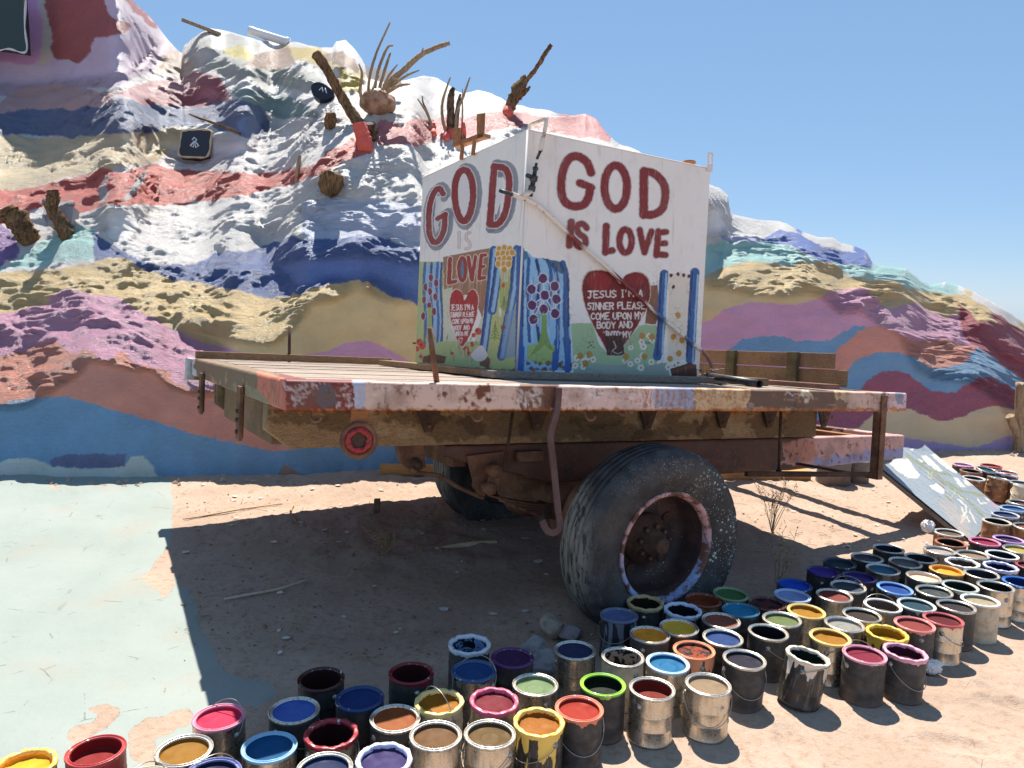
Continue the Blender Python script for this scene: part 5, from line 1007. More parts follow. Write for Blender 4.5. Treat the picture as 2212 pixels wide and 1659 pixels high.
def mk_fill(depth, ringmark=False, lump=0.0):
    t_ = .184-depth; r = random.Random(int(depth*1e4)+3); ph = [r.uniform(0, 6) for _ in range(6)]
    pr = [(.0706, .184), (.0704, t_+.006), (.0692, t_+.0022), (.066, t_+.0004), (.052, t_)]
    if ringmark: pr += [(.034, t_), (.0325, t_+.0012), (.031, t_), (.029, t_-.0008)]
    pr += [(.02, t_-.0006), (.0001, t_-.0008)]
    j = (lambda R, h, a, i: (R, h+(lump*(math.sin(3*a+ph[0]+R*60)+.6*math.sin(5*a+ph[1]-R*90)+.4*math.sin(9*a+ph[2]+R*140))*(R/.07) if i > 1 else 0))) if lump else None
    mb = MB(); mb.lathe((0, 0, 0), (0, 0, 1), pr, 40, jit=j); return mb.mesh('dried_paint')
ME_body, ME_rim, ME_rimc = mk_body(), mk_rim(False), mk_rim(True)
ME_fill = {'f': mk_fill(.010), 'r': mk_fill(.011, True), 'm': mk_fill(.034), 'd': mk_fill(.085), 'l': mk_fill(.014, False, .0028)}
def wire_mesh(P, name='bail'): mb = MB(); mb.tube(smooth(P, 4), .0016, 6); return mb.mesh(name)
def arc_up(tilt):   # standing arch between the ears, hinged by tilt from vertical
    P = []
    for a in np.linspace(0, math.pi, 13): y = .0875*math.cos(a); q = .094*math.sin(a); P.append((q*math.sin(tilt), y, .150+q*math.cos(tilt)))
    return wire_mesh(P)
def arc_hang(drop): return wire_mesh([(.0885*math.cos(a), .0885*math.sin(a), .150-drop*math.cos(a)) for a in np.linspace(-math.pi/2, math.pi/2, 15)])
ME_wire = {'u': arc_up(.12), 'v': arc_up(.75), 's': arc_up(1.15), 'h': arc_hang(.085), 'k': arc_hang(.06)}
mb = MB(); mb.lathe((0, .0818, .150), (0, 1, 0), [(.011, 0), (.011, .002), (.006, .003), (.005, .0065), (0, .007)], 12); ME_ear = mb.mesh('ear')
mb = MB(); mb.lathe((0, -.0818, .150), (0, -1, 0), [(.011, 0), (.011, .002), (.006, .003), (.005, .0065), (0, .007)], 12); ME_ear2 = mb.mesh('ear')
for me_ in (ME_body,): pass
for me_ in (ME_rim, ME_rimc): me_.materials.append(M_canrim)
for me_ in ME_wire.values(): me_.materials.append(M_wire)
ME_ear.materials.append(M_wire); ME_ear2.materials.append(M_wire)
ME_body.materials.append(M_can['tin']); [q.materials.append(M_fill) for q in ME_fill.values()]
GOLD = 'open paint cans set out in rows on the sand'
def zz(k, x, y):
    return {1: (384+x*.2728, 1261.8+y*.2728), 2: (877.8+x*.2728, 1206.9+y*.2728), 3: (1371.5+x*.2728, 1206.9+y*.2728), 4: (1700.7+x*.2645, 1042.3+y*.2645), 5: (1810.4+x*.1984, 905.2+y*.1984), 6: (x*.2232, 1426.4+y*.2232), 0: (x, y)}[k]
# zoom, x, y, colour as seen, rim colour (None = bare tin), body, fill, handle, crust, label
CANS = [
 (6, 230, 1000, (215, 150, 30), (232, 186, 84), 'dark', 'l', '', 1, 'paint can of golden yellow with a thick lumpy yellow crust round the rim'),
 (6, 928, 850, (120, 24, 22), (186, 70, 66), 'streak', 'm', '', 0, 'dark body can of blood red paint with red drips down its side'),
 (0, 308, 1690, (200, 190, 170), (214, 202, 180), 'dark', 'f', 'u', 0, 'cream rimmed can with raised wire handle between red can and ochre can'),
 (6, 1785, 840, (190, 130, 25), None, 'dark', 'f', '', 0, 'can of ochre yellow paint with bare rim beside the crimson can on mint ground'),
 (1, 270, 1480, (34, 34, 84), (120, 124, 170), 'dark', 'f', 'u', 0, 'navy paint can with a blue wire handle standing in an arch'),
 (1, 325, 1040, (168, 28, 62), (216, 140, 160), 'tin', 'f', 'v', 0, 'can of crimson paint with pink rim and raised handle at the mint paint edge'),
 (1, 722, 1265, (18, 110, 170), (150, 190, 215), 'tin', 'f', '', 0, 'can of bright sky blue paint with pale blue rim beside dark red can'),
 (1, 922, 985, (66, 92, 160), None, 'dark', 'f', 'k', 0, 'can of periwinkle blue paint in a dark body behind the sky blue can'),
 (1, 1140, 735, (44, 14, 14), (70, 34, 30), 'dark', 'd', '', 0, 'brown black can with maroon rim, empty inside, behind the all blue navy can'),
 (1, 1450, 885, (24, 48, 96), (40, 64, 110), 'dark', 'f', '', 0, 'all blue can of navy paint in front of the brown black can'),
 (1, 1213, 1165, (60, 16, 18), (150, 44, 52), 'tin', 'd', 'k', 1, 'can with thick red crusted rim and dark red inside'),
 (1, 1168, 1440, (22, 48, 100), None, 'tin', 'f', '', 0, 'tin rimmed can of deep blue paint in front of red crusted can'),
 (1, 1635, 1370, (70, 54, 122), (204, 204, 226), 'tin', 'f', '', 1, 'can of violet paint with flaking lavender white rim'),
 (1, 1718, 1045, (192, 104, 44), None, 'dark', 'f', '', 0, 'can of burnt orange paint filled to the bare rim'),
 (1, 1850, 697, (54, 14, 16), (130, 34, 38), 'dark', 'd', '', 0, 'dark red can with thick red paint at the back of its rim'),
 (2, 265, 1135, (208, 134, 24), (226, 204, 130), 'cream', 'l', 'u', 1, 'can of amber paint with yellow white rim and tall upright wire handle'),
 (2, 237, 1405, (138, 94, 48), None, 'tin', 'f', '', 0, 'can of caramel brown paint in gold tin next to its olive tan twin'),
 (2, 655, 1400, (134, 102, 54), None, 'tin', 'r', 'k', 0, 'can of olive tan paint in shiny tin with a side handle ear'),
 (2, 500, 680, (112, 136, 170), (214, 216, 220), 'dark', 'pd', '', 1, 'can with chipped white rim and pale blue paint peeling from black inside'),
 (2, 540, 900, (34, 66, 112), (60, 90, 130), 'tin', 'r', 'v', 0, 'can of steel blue paint with raised handle in front of white rimmed can'),
 (2, 840, 785, (62, 32, 68), (90, 46, 96), 'dark', 'f', '', 0, 'all purple can of plum paint beside the grey rocks'),
 (2, 688, 1130, (150, 26, 46), (206, 92, 120), 'tin', 'f', 'k', 1, 'can of raspberry red paint with thick pink rim'),
 (2, 1020, 995, (150, 176, 122), None, 'tin', 'r', 'k', 0, 'can of pale mint green paint in bright tin with ring mark'),
 (2, 1055, 1290, (205, 122, 18), (240, 202, 96), 'streak', 'l', 'k', 1, 'battered can of orange yellow paint with big yellow spill down its side'),
 (2, 1358, 1180, (206, 48, 18), (224, 132, 104), 'dark', 'f', 'h', 0, 'dark can of bright vermilion paint with handle hanging in front'),
 (2, 1340, 720, (40, 46, 74), None, 'tin', 'f', '', 0, 'shiny tin of slate navy paint beside the rocks'),
 (2, 1720, 785, (206, 186, 164), None, 'cream', 'pd', '', 0, 'beige can with paint peeled to grey inside'),
 (2, 1560, 985, (22, 38, 12), (156, 206, 70), 'dark', 'm', '', 0, 'dark can with lime green rim and black green paint inside'),
 (2, 1945, 1015, (158, 48, 28), None, 'tin', 'm', '', 0, 'gold tin can of brick red paint with ribbed body'),
 (3, 250, 820, (24, 134, 190), (206, 222, 232), 'tin', 'r', '', 0, 'tin of cyan blue paint with ring mark behind the brick red can'),
 (2, 1690, 445, (84, 94, 130), (104, 110, 132), 'grey', 'f', 'k', 0, 'grey blue can with grey paint running over its black side by the tyre'),
 (2, 1935, 600, (208, 134, 34), None, 'dark', 'f', '', 0, 'dark can of marigold orange paint beside the mustard can'),
 (2, 1893, 335, (34, 28, 20), (192, 164, 116), 'dark', 'd', '', 1, 'black can with ragged tan crust round its rim against the tyre'),
 (3, 390, 385, (14, 16, 24), (206, 212, 230), 'grey', 'd', '', 1, 'can with white dripping rim and black inside, against the tyre'),
 (3, 345, 535, (202, 158, 50), None, 'dark', 'f', '', 0, 'dark can of mustard yellow paint in front of white dripping can'),
 (3, 475, 715, (190, 76, 30), (224, 150, 110), 'streak', 'pf', '', 0, 'can of rust orange paint torn to black inside with orange drips'),
 (3, 578, 985, (186, 156, 122), None, 'tin', 'f', 'h', 0, 'ribbed gold tin can of sand beige paint, handle hanging in front, on open sand'),
 (3, 567, 315, (118, 52, 26), (120, 60, 36), 'rust', 'm', '', 0, 'rust brown can with chestnut paint close to the wheel'),
 (3, 738, 282, (62, 94, 52), (130, 150, 110), 'dark', 'f', '', 0, 'can of forest green paint with sage rim beside the tyre'),
 (3, 870, 400, (34, 118, 150), (70, 120, 140), 'dark', 'f', '', 0, 'dark can of teal blue paint between brown cans'),
 (3, 1010, 348, (82, 36, 34), (96, 54, 50), 'dark', 'pf', '', 0, 'maroon can with flaking brown paint beside the teal can'),
 (3, 735, 460, (126, 72, 56), None, 'dark', 'f', '', 0, 'dark can of cocoa brown paint in front of the teal can'),
 (3, 697, 605, (28, 76, 146), None, 'dark', 'f', '', 0, 'can of cobalt blue paint with speckled tin rim beside the rust orange can'),
 (3, 1062, 570, (22, 24, 30), None, 'dark', 'd', 'k', 0, 'black can with bright silver rim and empty black inside'),
 (3, 1170, 485, (128, 144, 84), None, 'dark', 'f', '', 0, 'can of sage olive paint behind the silver rimmed black can'),
 (3, 1340, 410, (206, 142, 14), (226, 196, 120), 'tin', 'l', '', 0, 'old tin of cracked golden orange paint beside the pale blue can'),
 (3, 1213, 305, (122, 138, 176), (176, 188, 214), 'grey', 'f', '', 0, 'pale blue grey can with paint running down its side'),
 (3, 1265, 200, (18, 66, 168), (40, 70, 130), 'dark', 'f', '', 0, 'dark can of ultramarine paint behind the pale blue grey can'),
 (3, 863, 785, (38, 30, 56), None, 'dark', 'f', 'h', 0, 'dark can of ink violet paint with hanging handle, on open sand'),
 (3, 1317, 790, (22, 44, 38), (222, 206, 184), 'streak', 'd', 's', 1, 'tilted can with dark green inside and cream paint splashed on black side'),
 (3, 1547, 610, (202, 134, 14), (232, 206, 130), 'tin', 'l', 's', 0, 'gold tin can of amber orange paint with slanting wire handle'),
 (3, 1655, 510, (186, 181, 170), None, 'tin', 'r', '', 0, 'tin can of light grey paint with ring mark'),
 (3, 1820, 755, (158, 28, 62), (214, 150, 166), 'dark', 'f', 'v', 0, 'dark can of magenta red paint with handle arched up, on open sand'),
 (3, 2003, 585, (212, 158, 24), (232, 190, 70), 'streak', 'm', '', 1, 'can caked in bright yellow paint behind the magenta can'),
 (4, 948, 1365, (92, 28, 54), (220, 156, 174), 'dark', 'm', 'h', 1, 'dark can of wine purple paint with pink rim and scarlet patch'),
 (3, 1500, 95, (66, 42, 122), (60, 40, 90), 'dark', 'f', '', 0, 'dark can of royal purple paint behind the ultramarine can'),
 (3, 1790, 145, (52, 30, 96), (60, 40, 90), 'dark', 'f', '', 0, 'dark can of deep purple paint behind the slate can with raised handle'),
 (3, 1695, 215, (54, 60, 70), None, 'dark', 'f', 'v', 0, 'slate grey can with silver rim and raised handle'),
 (3, 1580, 285, (106, 46, 38), None, 'tin', 'f', '', 0, 'tin can of oxblood brown paint beside the slate grey can'),
 (3, 1965, 355, (142, 116, 96), (224, 220, 214), 'tin', 'm', 'v', 0, 'tin of taupe paint half empty with white rim and raised handle'),
 (3, 1800, 435, (68, 50, 42), None, 'tin', 'f', '', 0, 'tin can of dark chocolate paint in front of the taupe can'),
 (3, 2033, 218, (18, 80, 170), (120, 160, 210), 'dark', 'f', '', 0, 'can of azure blue paint behind the taupe can'),
 (3, 1625, 40, (32, 48, 58), (50, 66, 70), 'dark', 'f', '', 0, 'dark can of petrol grey paint behind the royal purple can'),
 (3, 1962, 85, (50, 88, 108), None, 'tin', 'f', '', 0, 'tin of grey teal paint behind the azure can'),
 (4, 655, 615, (70, 60, 70), None, 'dark', 'f', '', 0, 'can of mauve grey paint with dark dripped side'),
 (4, 830, 530, (38, 30, 46), None, 'dark', 'm', '', 0, 'black violet can at the back edge of the rows by the ramp shadow'),
 (4, 962, 650, (88, 84, 80), None, 'dark', 'f', '', 0, 'can of warm stone grey paint in a brown dark body'),
 (4, 1090, 605, (42, 38, 42), None, 'dark', 'd', '', 0, 'charcoal can with dented rim behind the stone grey can'),
 (4, 1245, 550, (138, 128, 122), None, 'tin', 'f', '', 0, 'tin of dove grey paint beside the charcoal can'),
 (4, 1303, 715, (202, 134, 30), (210, 160, 90), 'rust', 'l', '', 0, 'bent can of dark orange paint with wavy rim'),
 (4, 1105, 778, (208, 174, 144), None, 'dark', 'r', '', 0, 'can of skin pink beige paint with ring mark'),
 (4, 1440, 655, (76, 60, 50), (228, 224, 218), 'dark', 'm', '', 1, 'can of umber paint with broad white rim'),
 (4, 1523, 585, (172, 148, 118), None, 'tin', 'r', 's', 0, 'tin of khaki paint with slanting wire handle'),
 (4, 1780, 600, (34, 32, 40), (230, 228, 226), 'dark', 'd', '', 0, 'black inside can with clean white rim behind the lavender crusted can'),
 (4, 1745, 685, (28, 28, 68), (190, 190, 220), 'dark', 'm', '', 1, 'can of midnight blue paint with lavender crust on its rim'),
 (4, 1615, 758, (68, 68, 82), None, 'tin', 'd', '', 0, 'bent tin of lead grey paint in front of the lavender crusted can'),
 (4, 1205, 885, (80, 88, 88), None, 'dark', 'r', '', 0, 'dark can of gunmetal grey paint with streaks'),
 (4, 1415, 845, (38, 50, 38), (196, 200, 190), 'dark', 'd', '', 0, 'dark green can with flaking white rim'),
 (4, 1695, 840, (46, 44, 30), None, 'tin', 'd', '', 0, 'gold tin can of olive black paint near the row end'),
 (4, 1058, 990, (34, 80, 96), (200, 204, 196), 'dark', 'f', '', 0, 'can of sea teal paint with pale flaking rim'),
 (4, 1382, 1015, (64, 48, 48), None, 'dark', 'f', '', 0, 'dark can of bitter chocolate paint on the sand edge beside the cream can'),
 (4, 1583, 960, (206, 187, 152), (236, 234, 228), 'cream', 'r', '', 0, 'cream painted can of ivory paint with white rim on the sand edge'),
 (4, 1048, 1150, (172, 70, 64), (216, 140, 132), 'dark', 'f', '', 0, 'dark can of coral red paint with pink rim'),
 (4, 1265, 1110, (116, 16, 22), (190, 90, 90), 'tin', 'f', 'k', 0, 'gold tin can of ruby red paint on the sand edge'),
 (4, 1880, 810, (24, 70, 146), (70, 120, 190), 'tin', 'm', '', 0, 'tin with blue rim and blue paint beside the olive black can'),
 (4, 1335, 490, (36, 34, 34), (170, 110, 80), 'rust', 'd', '', 0, 'rusty can with black inside below the can with the white rag'),
 (4, 1325, 405, (124, 100, 80), (210, 204, 196), 'rust', 'f', '', 0, 'rusty can of mud brown paint with a crumpled white rag on it'),
 (4, 1618, 490, (172, 28, 78), (214, 130, 160), 'dark', 'f', '', 0, 'can of hot pink paint at the foot of the painted ramp board'),
 (4, 1808, 465, (66, 30, 92), (196, 160, 206), 'dark', 'f', '', 0, 'can of purple paint with lilac rim beside the hot pink can'),
 (4, 1885, 545, (212, 188, 94), None, 'tin', 'f', '', 0, 'tin of straw yellow paint beside the black inside white rimmed can'),
 (4, 1727, 315, (32, 32, 32), (206, 196, 180), 'rust', 'd', '', 0, 'rust brown can with torn label and black inside beside the ramp board'),
 (4, 1785, 255, (18, 44, 96), (170, 180, 200), 'dark', 'f', '', 0, 'can of dark navy paint behind the rust brown torn label can'),
 (4, 1855, 200, (44, 96, 156), (150, 180, 210), 'dark', 'f', '', 0, 'can of denim blue paint behind the dark navy can'),
 (4, 1905, 160, (84, 42, 42), None, 'rust', 'f', '', 0, 'rusty can of red brown paint behind the denim blue can'),
 (4, 1945, 352, (156, 96, 76), None, 'rust', 'f', '', 0, 'light rusty can with salmon rim beside the torn label can'),
 (4, 1960, 660, (96, 30, 34), (150, 70, 70), 'dark', 'f', '', 0, 'can of garnet paint beside the lavender crusted can'),
 (5, 1390, 493, (206, 150, 190), (222, 170, 200), 'dark', 'f', '', 0, 'can of orchid pink paint behind the ramp board'),
 (5, 1600, 535, (24, 100, 116), None, 'dark', 'f', '', 0, 'tilted dark can of peacock teal paint behind the ramp board'),
 (5, 1785, 565, (198, 92, 60), None, 'tin', 'f', '', 0, 'tin of terracotta orange paint behind the ramp board'),
 (5, 1672, 498, (160, 60, 58), (190, 90, 90), 'dark', 'f', '', 0, 'red rimmed can at the far back of the cans behind the ramp board'),
 (5, 1450, 560, (66, 46, 40), (150, 120, 110), 'rust', 'm', '', 0, 'brown can with dark mouth behind the ramp board'),
 (5, 1478, 640, (84, 56, 46), (226, 222, 216), 'rust', 'm', '', 0, 'brown rusted can with white rim half hidden by the ramp board'),
 (5, 1810, 608, (54, 40, 92), (180, 176, 210), 'dark', 'f', '', 0, 'can of indigo paint with lilac rim behind the leaning brown can'),
 (5, 1728, 655, (172, 144, 114), None, 'rust', 'f', '', 0, 'leaning brown ribbed can with tan lid of dried paint'),
 (5, 1985, 690, (84, 94, 94), (190, 192, 186), 'tin', 'f', '', 0, 'tin of grey green paint behind the pale grey can with wire handle'),
 (5, 2010, 745, (184, 174, 160), (210, 204, 196), 'cream', 'f', 'k', 0, 'pale grey can with loose wire handle beside the leaning brown can'),
]
pos = []
for c in CANS:
    px, py = zz(*c[:3]); pos.append(atz(px, py, .19)[:2])
pos = np.array(pos)
for it in range(60):     # cans touch but never overlap
    for i in range(len(pos)):
        for j in range(i+1, len(pos)):
            d = pos[j]-pos[i]; L = math.hypot(*d)
            if L < .1715 and L > 1e-6: s = (.1715-L)/2*d/L; pos[i] -= s; pos[j] += s
def part(name, me, parent, mat=None, color=None):
    o = bpy.data.objects.new(name, me); COL.objects.link(o); o.parent = parent
    if mat is not None: o.material_slots[0].link = 'OBJECT'; o.material_slots[0].material = mat
    if color is not None: o.color = color
    return o
for (zk, x, y, colr, rimc, body, fill, hnd, crust, label), p in zip(CANS, pos):
    e = empty('paint_can', (p[0], p[1], float(gz(p[0], p[1]))-.002), label, 'paint can', GOLD)
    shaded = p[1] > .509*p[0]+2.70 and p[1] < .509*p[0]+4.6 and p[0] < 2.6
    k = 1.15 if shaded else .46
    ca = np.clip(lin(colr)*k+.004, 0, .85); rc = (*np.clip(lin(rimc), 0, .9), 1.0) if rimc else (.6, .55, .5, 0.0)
    tw = random.uniform(-.5, .5)
    if hnd in ('v',): rz = math.radians(random.uniform(60, 120))
    elif hnd in ('h',): rz = math.radians(-90+random.uniform(-35, 25))
    elif hnd == 'k': rz = math.radians(random.choice([-20, -50, -130, -160])+random.uniform(-12, 12))
    elif hnd == 's': rz = math.radians(-30)
    else: rz = random.uniform(0, 6.28)
    tl = (random.gauss(0, .012), random.gauss(0, .012))
    if 'tilted can with dark green' in label: tl = (-.02, .15)
    if 'leaning brown' in label: tl = (-.06, .16)
    if 'tilted dark can of peacock' in label: tl = (.14, .10)
    e.rotation_euler = Matrix.Rotation(tl[1], 3, 'Y').to_4x4().to_3x3().to_euler() if False else (Matrix.Rotation(tl[0], 3, 'X') @ Matrix.Rotation(tl[1], 3, 'Y') @ Matrix.Rotation(rz, 3, 'Z')).to_euler()
    if abs(tl[1]) > .1: e.location.z += .010
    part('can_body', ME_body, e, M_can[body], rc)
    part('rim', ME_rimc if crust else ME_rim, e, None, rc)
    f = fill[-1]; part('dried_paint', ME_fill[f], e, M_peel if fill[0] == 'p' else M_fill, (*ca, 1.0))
    part('handle_ear', ME_ear, e); part('handle_ear', ME_ear2, e)
    if hnd: part('wire_handle', ME_wire[hnd], e)
# ================================================================== THINGS ON THE HILL
m = NT('dead_wood'); mp = m.n('ShaderNodeMapping'); m.L(m.coord(), mp.inputs[0]); mp.inputs['Scale'].default_value = (9, 9, 1.6); g = m.noise(4, 6, .68, mp.outputs[0], 1.5); g2 = m.noise(3, 3)
c = m.mix(m.ramp(g, .35, .65), lin((146, 116, 84)), lin((78, 56, 40))); m.col(m.mix(m.ramp(g2, .5, .7, 0, .6), c, lin((60, 46, 38)))).rough(.9).spec(.15); m.bump(g, 1.0, .02); M_dead = m.m
m = NT('burnt_wood'); g = m.noise(14, 5, .65); m.col(m.mix(m.ramp(g, .35, .65), lin((40, 32, 28)), lin((120, 92, 70)))).rough(.9); m.bump(g, .8, .012); M_burnt = m.m
M_ptred = NT('red_painted_wood'); g = M_ptred.noise(14, 5); M_ptred.col(M_ptred.mix(M_ptred.ramp(g, .5, .7), RED, lin((236, 120, 84)))).rough(.7); M_ptred = M_ptred.m
M_pale = wood('pale_branch', lin((176, 152, 122)), lin((128, 104, 80)), rot=0, grain=(10, 10, 2))
def rough_tube(P, rad, n=12, amp=.18, seed=0, cap=True):
    """gnarled limb: tube with knotted, ridged surface and a broken end"""
    q = smooth([np.asarray(a, float) for a in P], 7); rr_ = np.interp(np.linspace(0, 1, len(q)), np.linspace(0, 1, len(rad)), rad)
    mb = MB(); mb.tube(q, rr_, n, cap); V = np.array(mb.v); N = len(q); C_ = np.repeat(np.array(q), n, 0); A = np.tile(np.arange(n), N); K_ = np.repeat(np.arange(N), n)
    d = V-C_; s = 1+amp*gn(A*.9+seed*3.1, K_*.35, seed)+amp*.9*gn(A*2.2, K_*.9, seed+5); s += amp*.5*np.cos(A*2*math.pi*3/n+K_*.15)
    V = C_+d*s[:, None]; V[-n:] += (np.array(q[-1])-np.array(q[-2]))*(1.6*rng.rand(n)[:, None]); mb.v = [tuple(v) for v in V]; return mb
def hlimb(pix, rad, dy=None, **k):
    b, nrm = hill_at(*pix[0]); Y = b[1]; P = [b+np.array([0, .12, -.10])]
    for i, (x, y) in enumerate(pix): P.append(aty(x, y, Y-.02-(0 if dy is None else dy[i])))
    return rough_tube(P, [rad[0]]+list(rad), **k)
def stump(name, label, pix, rad, mat=M_dead, dy=None, collar=None, seed=0, amp=.2, group=None):
    b, nrm = hill_at(*pix[0]); e = empty(name, b, label, 'stump' if 'stump' in name else 'branch', group)
    hlimb(pix, rad, dy, seed=seed, amp=amp).build('trunk' if 'stump' in name else 'limb', mat, e)
    if collar: hlimb(collar[0], collar[1], None, seed=seed+3, amp=.12).build('painted_base', M_ptred, e)
    return e
e = stump('log_stump', 'long leaning grey brown log with sawn top and orange red painted foot on the hill', [(775, 268), (752, 234), (728, 192), (705, 148), (684, 118)], [.062, .055, .052, .05, .056], seed=1, collar=([(790, 318), (785, 300), (780, 284), (775, 268)], [.085, .08, .072, .064]))
stump('log_stump', 'dark gnarled stump end poking from the hill beside the leaning log foot', [(800, 300), (800, 282), (798, 268)], [.07, .075, .06], M_burnt, [0, .05, .08], seed=2)
stump('log_stump', 'round sawn log end sticking out of the white slope below the red band', [(716, 398), (715, 394)], [.115, .105], M_dead, [.05, .20], seed=3)
stump('log_stump', 'short broken brown stump in the white slope below the yellow rocks', [(713, 272), (714, 256), (713, 244)], [.06, .065, .05], M_dead, [0, .06, .08], seed=4)
stump('log_stump', 'thick twisted grey stump leaning over the aqua mound', [(62, 520), (45, 490), (24, 462), (14, 448)], [.10, .105, .10, .06], M_dead, [0, .05, .06, .08], seed=5, amp=.3)
stump('log_stump', 'upright knotted brown stump behind the aqua mound', [(140, 506), (130, 480), (112, 452), (116, 425), (114, 412)], [.07, .062, .055, .06, .05], M_dead, [.02, .04, .04, .04, .04], seed=6, amp=.3)
# clay lump with bleached roots
b, _ = hill_at(818, 245); e = empty('root_clump', b, 'brown clay root clump with bleached bare branches fanning up against the sky', 'root clump')
Yr = b[1]
mb = MB(); c0 = aty(815, 222, Yr-.05); bm = bmesh.new(); bmesh.ops.create_icosphere(bm, subdivisions=4, radius=1.0)
V = np.array([v.co[:] for v in bm.verts]); F = [[v.index for v in f.verts] for f in bm.faces]; bm.free()
V = V*np.array([.205, .16, .135]); V = V*(1+.16*fbm(V[:, :1]*9, V[:, 2:]*9+V[:, 1:2]*6, 3, 4)); V[:, 2] -= .25*np.abs(V[:, 0])*0; mb.add(V+c0, F, True)
M_clay = NT('clay'); g = M_clay.noise(12, 5); M_clay.col(M_clay.mix(M_clay.ramp(g, .4, .7), lin((170, 136, 112)), lin((120, 90, 70)))).rough(.9); M_clay.bump(g, .6, .01); M_clay = M_clay.m
mb.build('clay_lump', M_clay, e)
for k, (px, rad) in enumerate(([[(795, 200), (800, 160), (815, 110), (840, 54)], [.016, .015, .013, .009]], [[(810, 190), (818, 150), (836, 105), (848, 98)], [.017, .016, .014, .008]], [[(820, 190), (832, 150), (842, 118)], [.018, .016, .012]], [[(832, 195), (848, 172), (876, 148), (908, 120), (940, 104), (968, 94)], [.036, .034, .03, .028, .026, .022]], [[(845, 190), (870, 168), (902, 153)], [.014, .013, .008]], [[(800, 205), (812, 178), (818, 165)], [.012, .01, .006]], [[(785, 225), (778, 195), (782, 160), (776, 140)], [.02, .018, .014, .008]], [[(835, 200), (862, 185), (884, 182)], [.02, .016, .008]], [[(826, 195), (838, 168), (850, 150), (858, 140)], [.016, .014, .01, .006]], [[(908, 122), (912, 112), (914, 104)], [.012, .01, .005]], [[(852, 172), (866, 172), (880, 160)], [.012, .01, .005]])):
    P = [aty(x, y, Yr-.06-.03*k) for x, y in px]; rough_tube(P, rad, 10, .2, k).build('root', M_pale, e)
# burnt twigs
b, _ = hill_at(968, 285); e = empty('branch_cluster', b, 'burnt black stump and thin forked branches with red painted feet on the coral band', 'branches'); Y0 = b[1]
for k, (px, rad, mt) in enumerate((([(975, 285), (973, 240), (974, 205), (980, 190)], [.05, .046, .04, .02], M_burnt), ([(985, 270), (990, 225), (994, 205)], [.03, .026, .012], M_burnt), ([(935, 285), (925, 250), (912, 228), (903, 215)], [.018, .016, .012, .006], M_pale), ([(926, 250), (914, 222), (912, 208)], [.012, .01, .005], M_burnt), ([(964, 290), (955, 250), (957, 215), (971, 172)], [.02, .018, .016, .008], M_pale), ([(984, 285), (988, 240), (1000, 210), (1014, 170)], [.02, .018, .016, .008], M_pale), ([(998, 285), (999, 240), (999, 195)], [.011, .009, .005], M_pale))):
    P = [aty(x, y, Y0-.03-.02*(k % 3)) for x, y in px]; rough_tube([P[0]+np.array([0, .1, -.08])]+P, [rad[0]]+rad, 9, .15, k+9).build('limb', mt, e)
for px, r in (((975, 292), .06), ((936, 290), .034), ((965, 298), .038), ((1000, 290), .036)):
    h, _ = hill_at(*px); mb = rough_tube([h+np.array([0, .08, -.10]), h, aty(px[0]+1, px[1]-10, Y0-.03), aty(px[0]+1, px[1]-24, Y0-.035)], [r*1.3, r*1.1, r*.8, r*.55], 12, .15, 3); mb.build('painted_base', M_ptred, e)
b, _ = hill_at(1100, 243); e = empty('dead_branch', b, 'thick splintered dead branch with long thin arm pointing up against the sky', 'branch'); Y0 = b[1]
for k, (px, rad) in enumerate(([[(1097, 243), (1112, 212), (1124, 190), (1134, 166)], [.058, .075, .085, .03]], [[(1120, 200), (1138, 172), (1158, 148), (1176, 118), (1190, 99)], [.03, .03, .027, .024, .026]], [[(1110, 215), (1132, 200), (1144, 188)], [.03, .03, .012]])):
    P = [aty(x, y, Y0-.04-.02*k) for x, y in px]; rough_tube(P, rad, 12, .3, k+20).build('limb', M_dead, e)
h, _ = hill_at(1096, 246); rough_tube([h+np.array([0, .06, -.1]), h, aty(1098, 236, Y0-.03)], [.08, .075, .062], 10, .1, 2).build('painted_base', M_ptred, e)
b, _ = hill_at(520, 288); P = [aty(x, y, b[1]-.03-k*.05) for k, (x, y) in enumerate(((521, 289), (500, 280), (451, 262), (430, 255), (410, 247)))]
tag(rough_tube(P, [.014, .016, .015, .013, .008], 8, .15, 30).build('stick', M_dead), 'thin dry stick lying over the slate blue ledge above the dark window', 'stick')
b, _ = hill_at(641, 388); mb = MB(); a0, a1 = aty(641, 392, b[1]-.02), aty(647, 335, b[1]-.04); mb.tube([a0+np.array([0, .05, -.08]), a0, (a0+a1)/2, a1], [.024, .024, .024, .022], 10); tag(mb.build('wooden_post', M_pale), 'short slim wooden peg standing in the red band of the hill', 'post')
b, _ = hill_at(452, 70); a0, a1 = aty(470, 76, b[1]-.05), aty(391, 46, b[1]-.15); d = a1-a0; mb = MB(); mb.box(a0, d, np.array([0, .12, .02]), np.array([.012, 0, .05]), .004); tag(mb.build('plank', M_pale), 'weathered plank jutting out of the hilltop rocks into the sky', 'plank')
b, _ = hill_at(580, 96); a0, a1 = aty(538, 66, b[1]+.1), aty(624, 92, b[1]+.1); L = np.linalg.norm(a1-a0)
mb = MB(); mb.lathe(a0, a1-a0, [(.048, 0), (.066, 0), (.068, .06), (.062, .07), (.062, L*.92), (.07, L*.93), (.07, L), (0, L)], 24); tag(mb.build('vent_pipe', NT('white_metal').col((.75, .74, .72)).rough(.4).m), 'white cylinder pipe lying on top of the hill rocks', 'pipe')
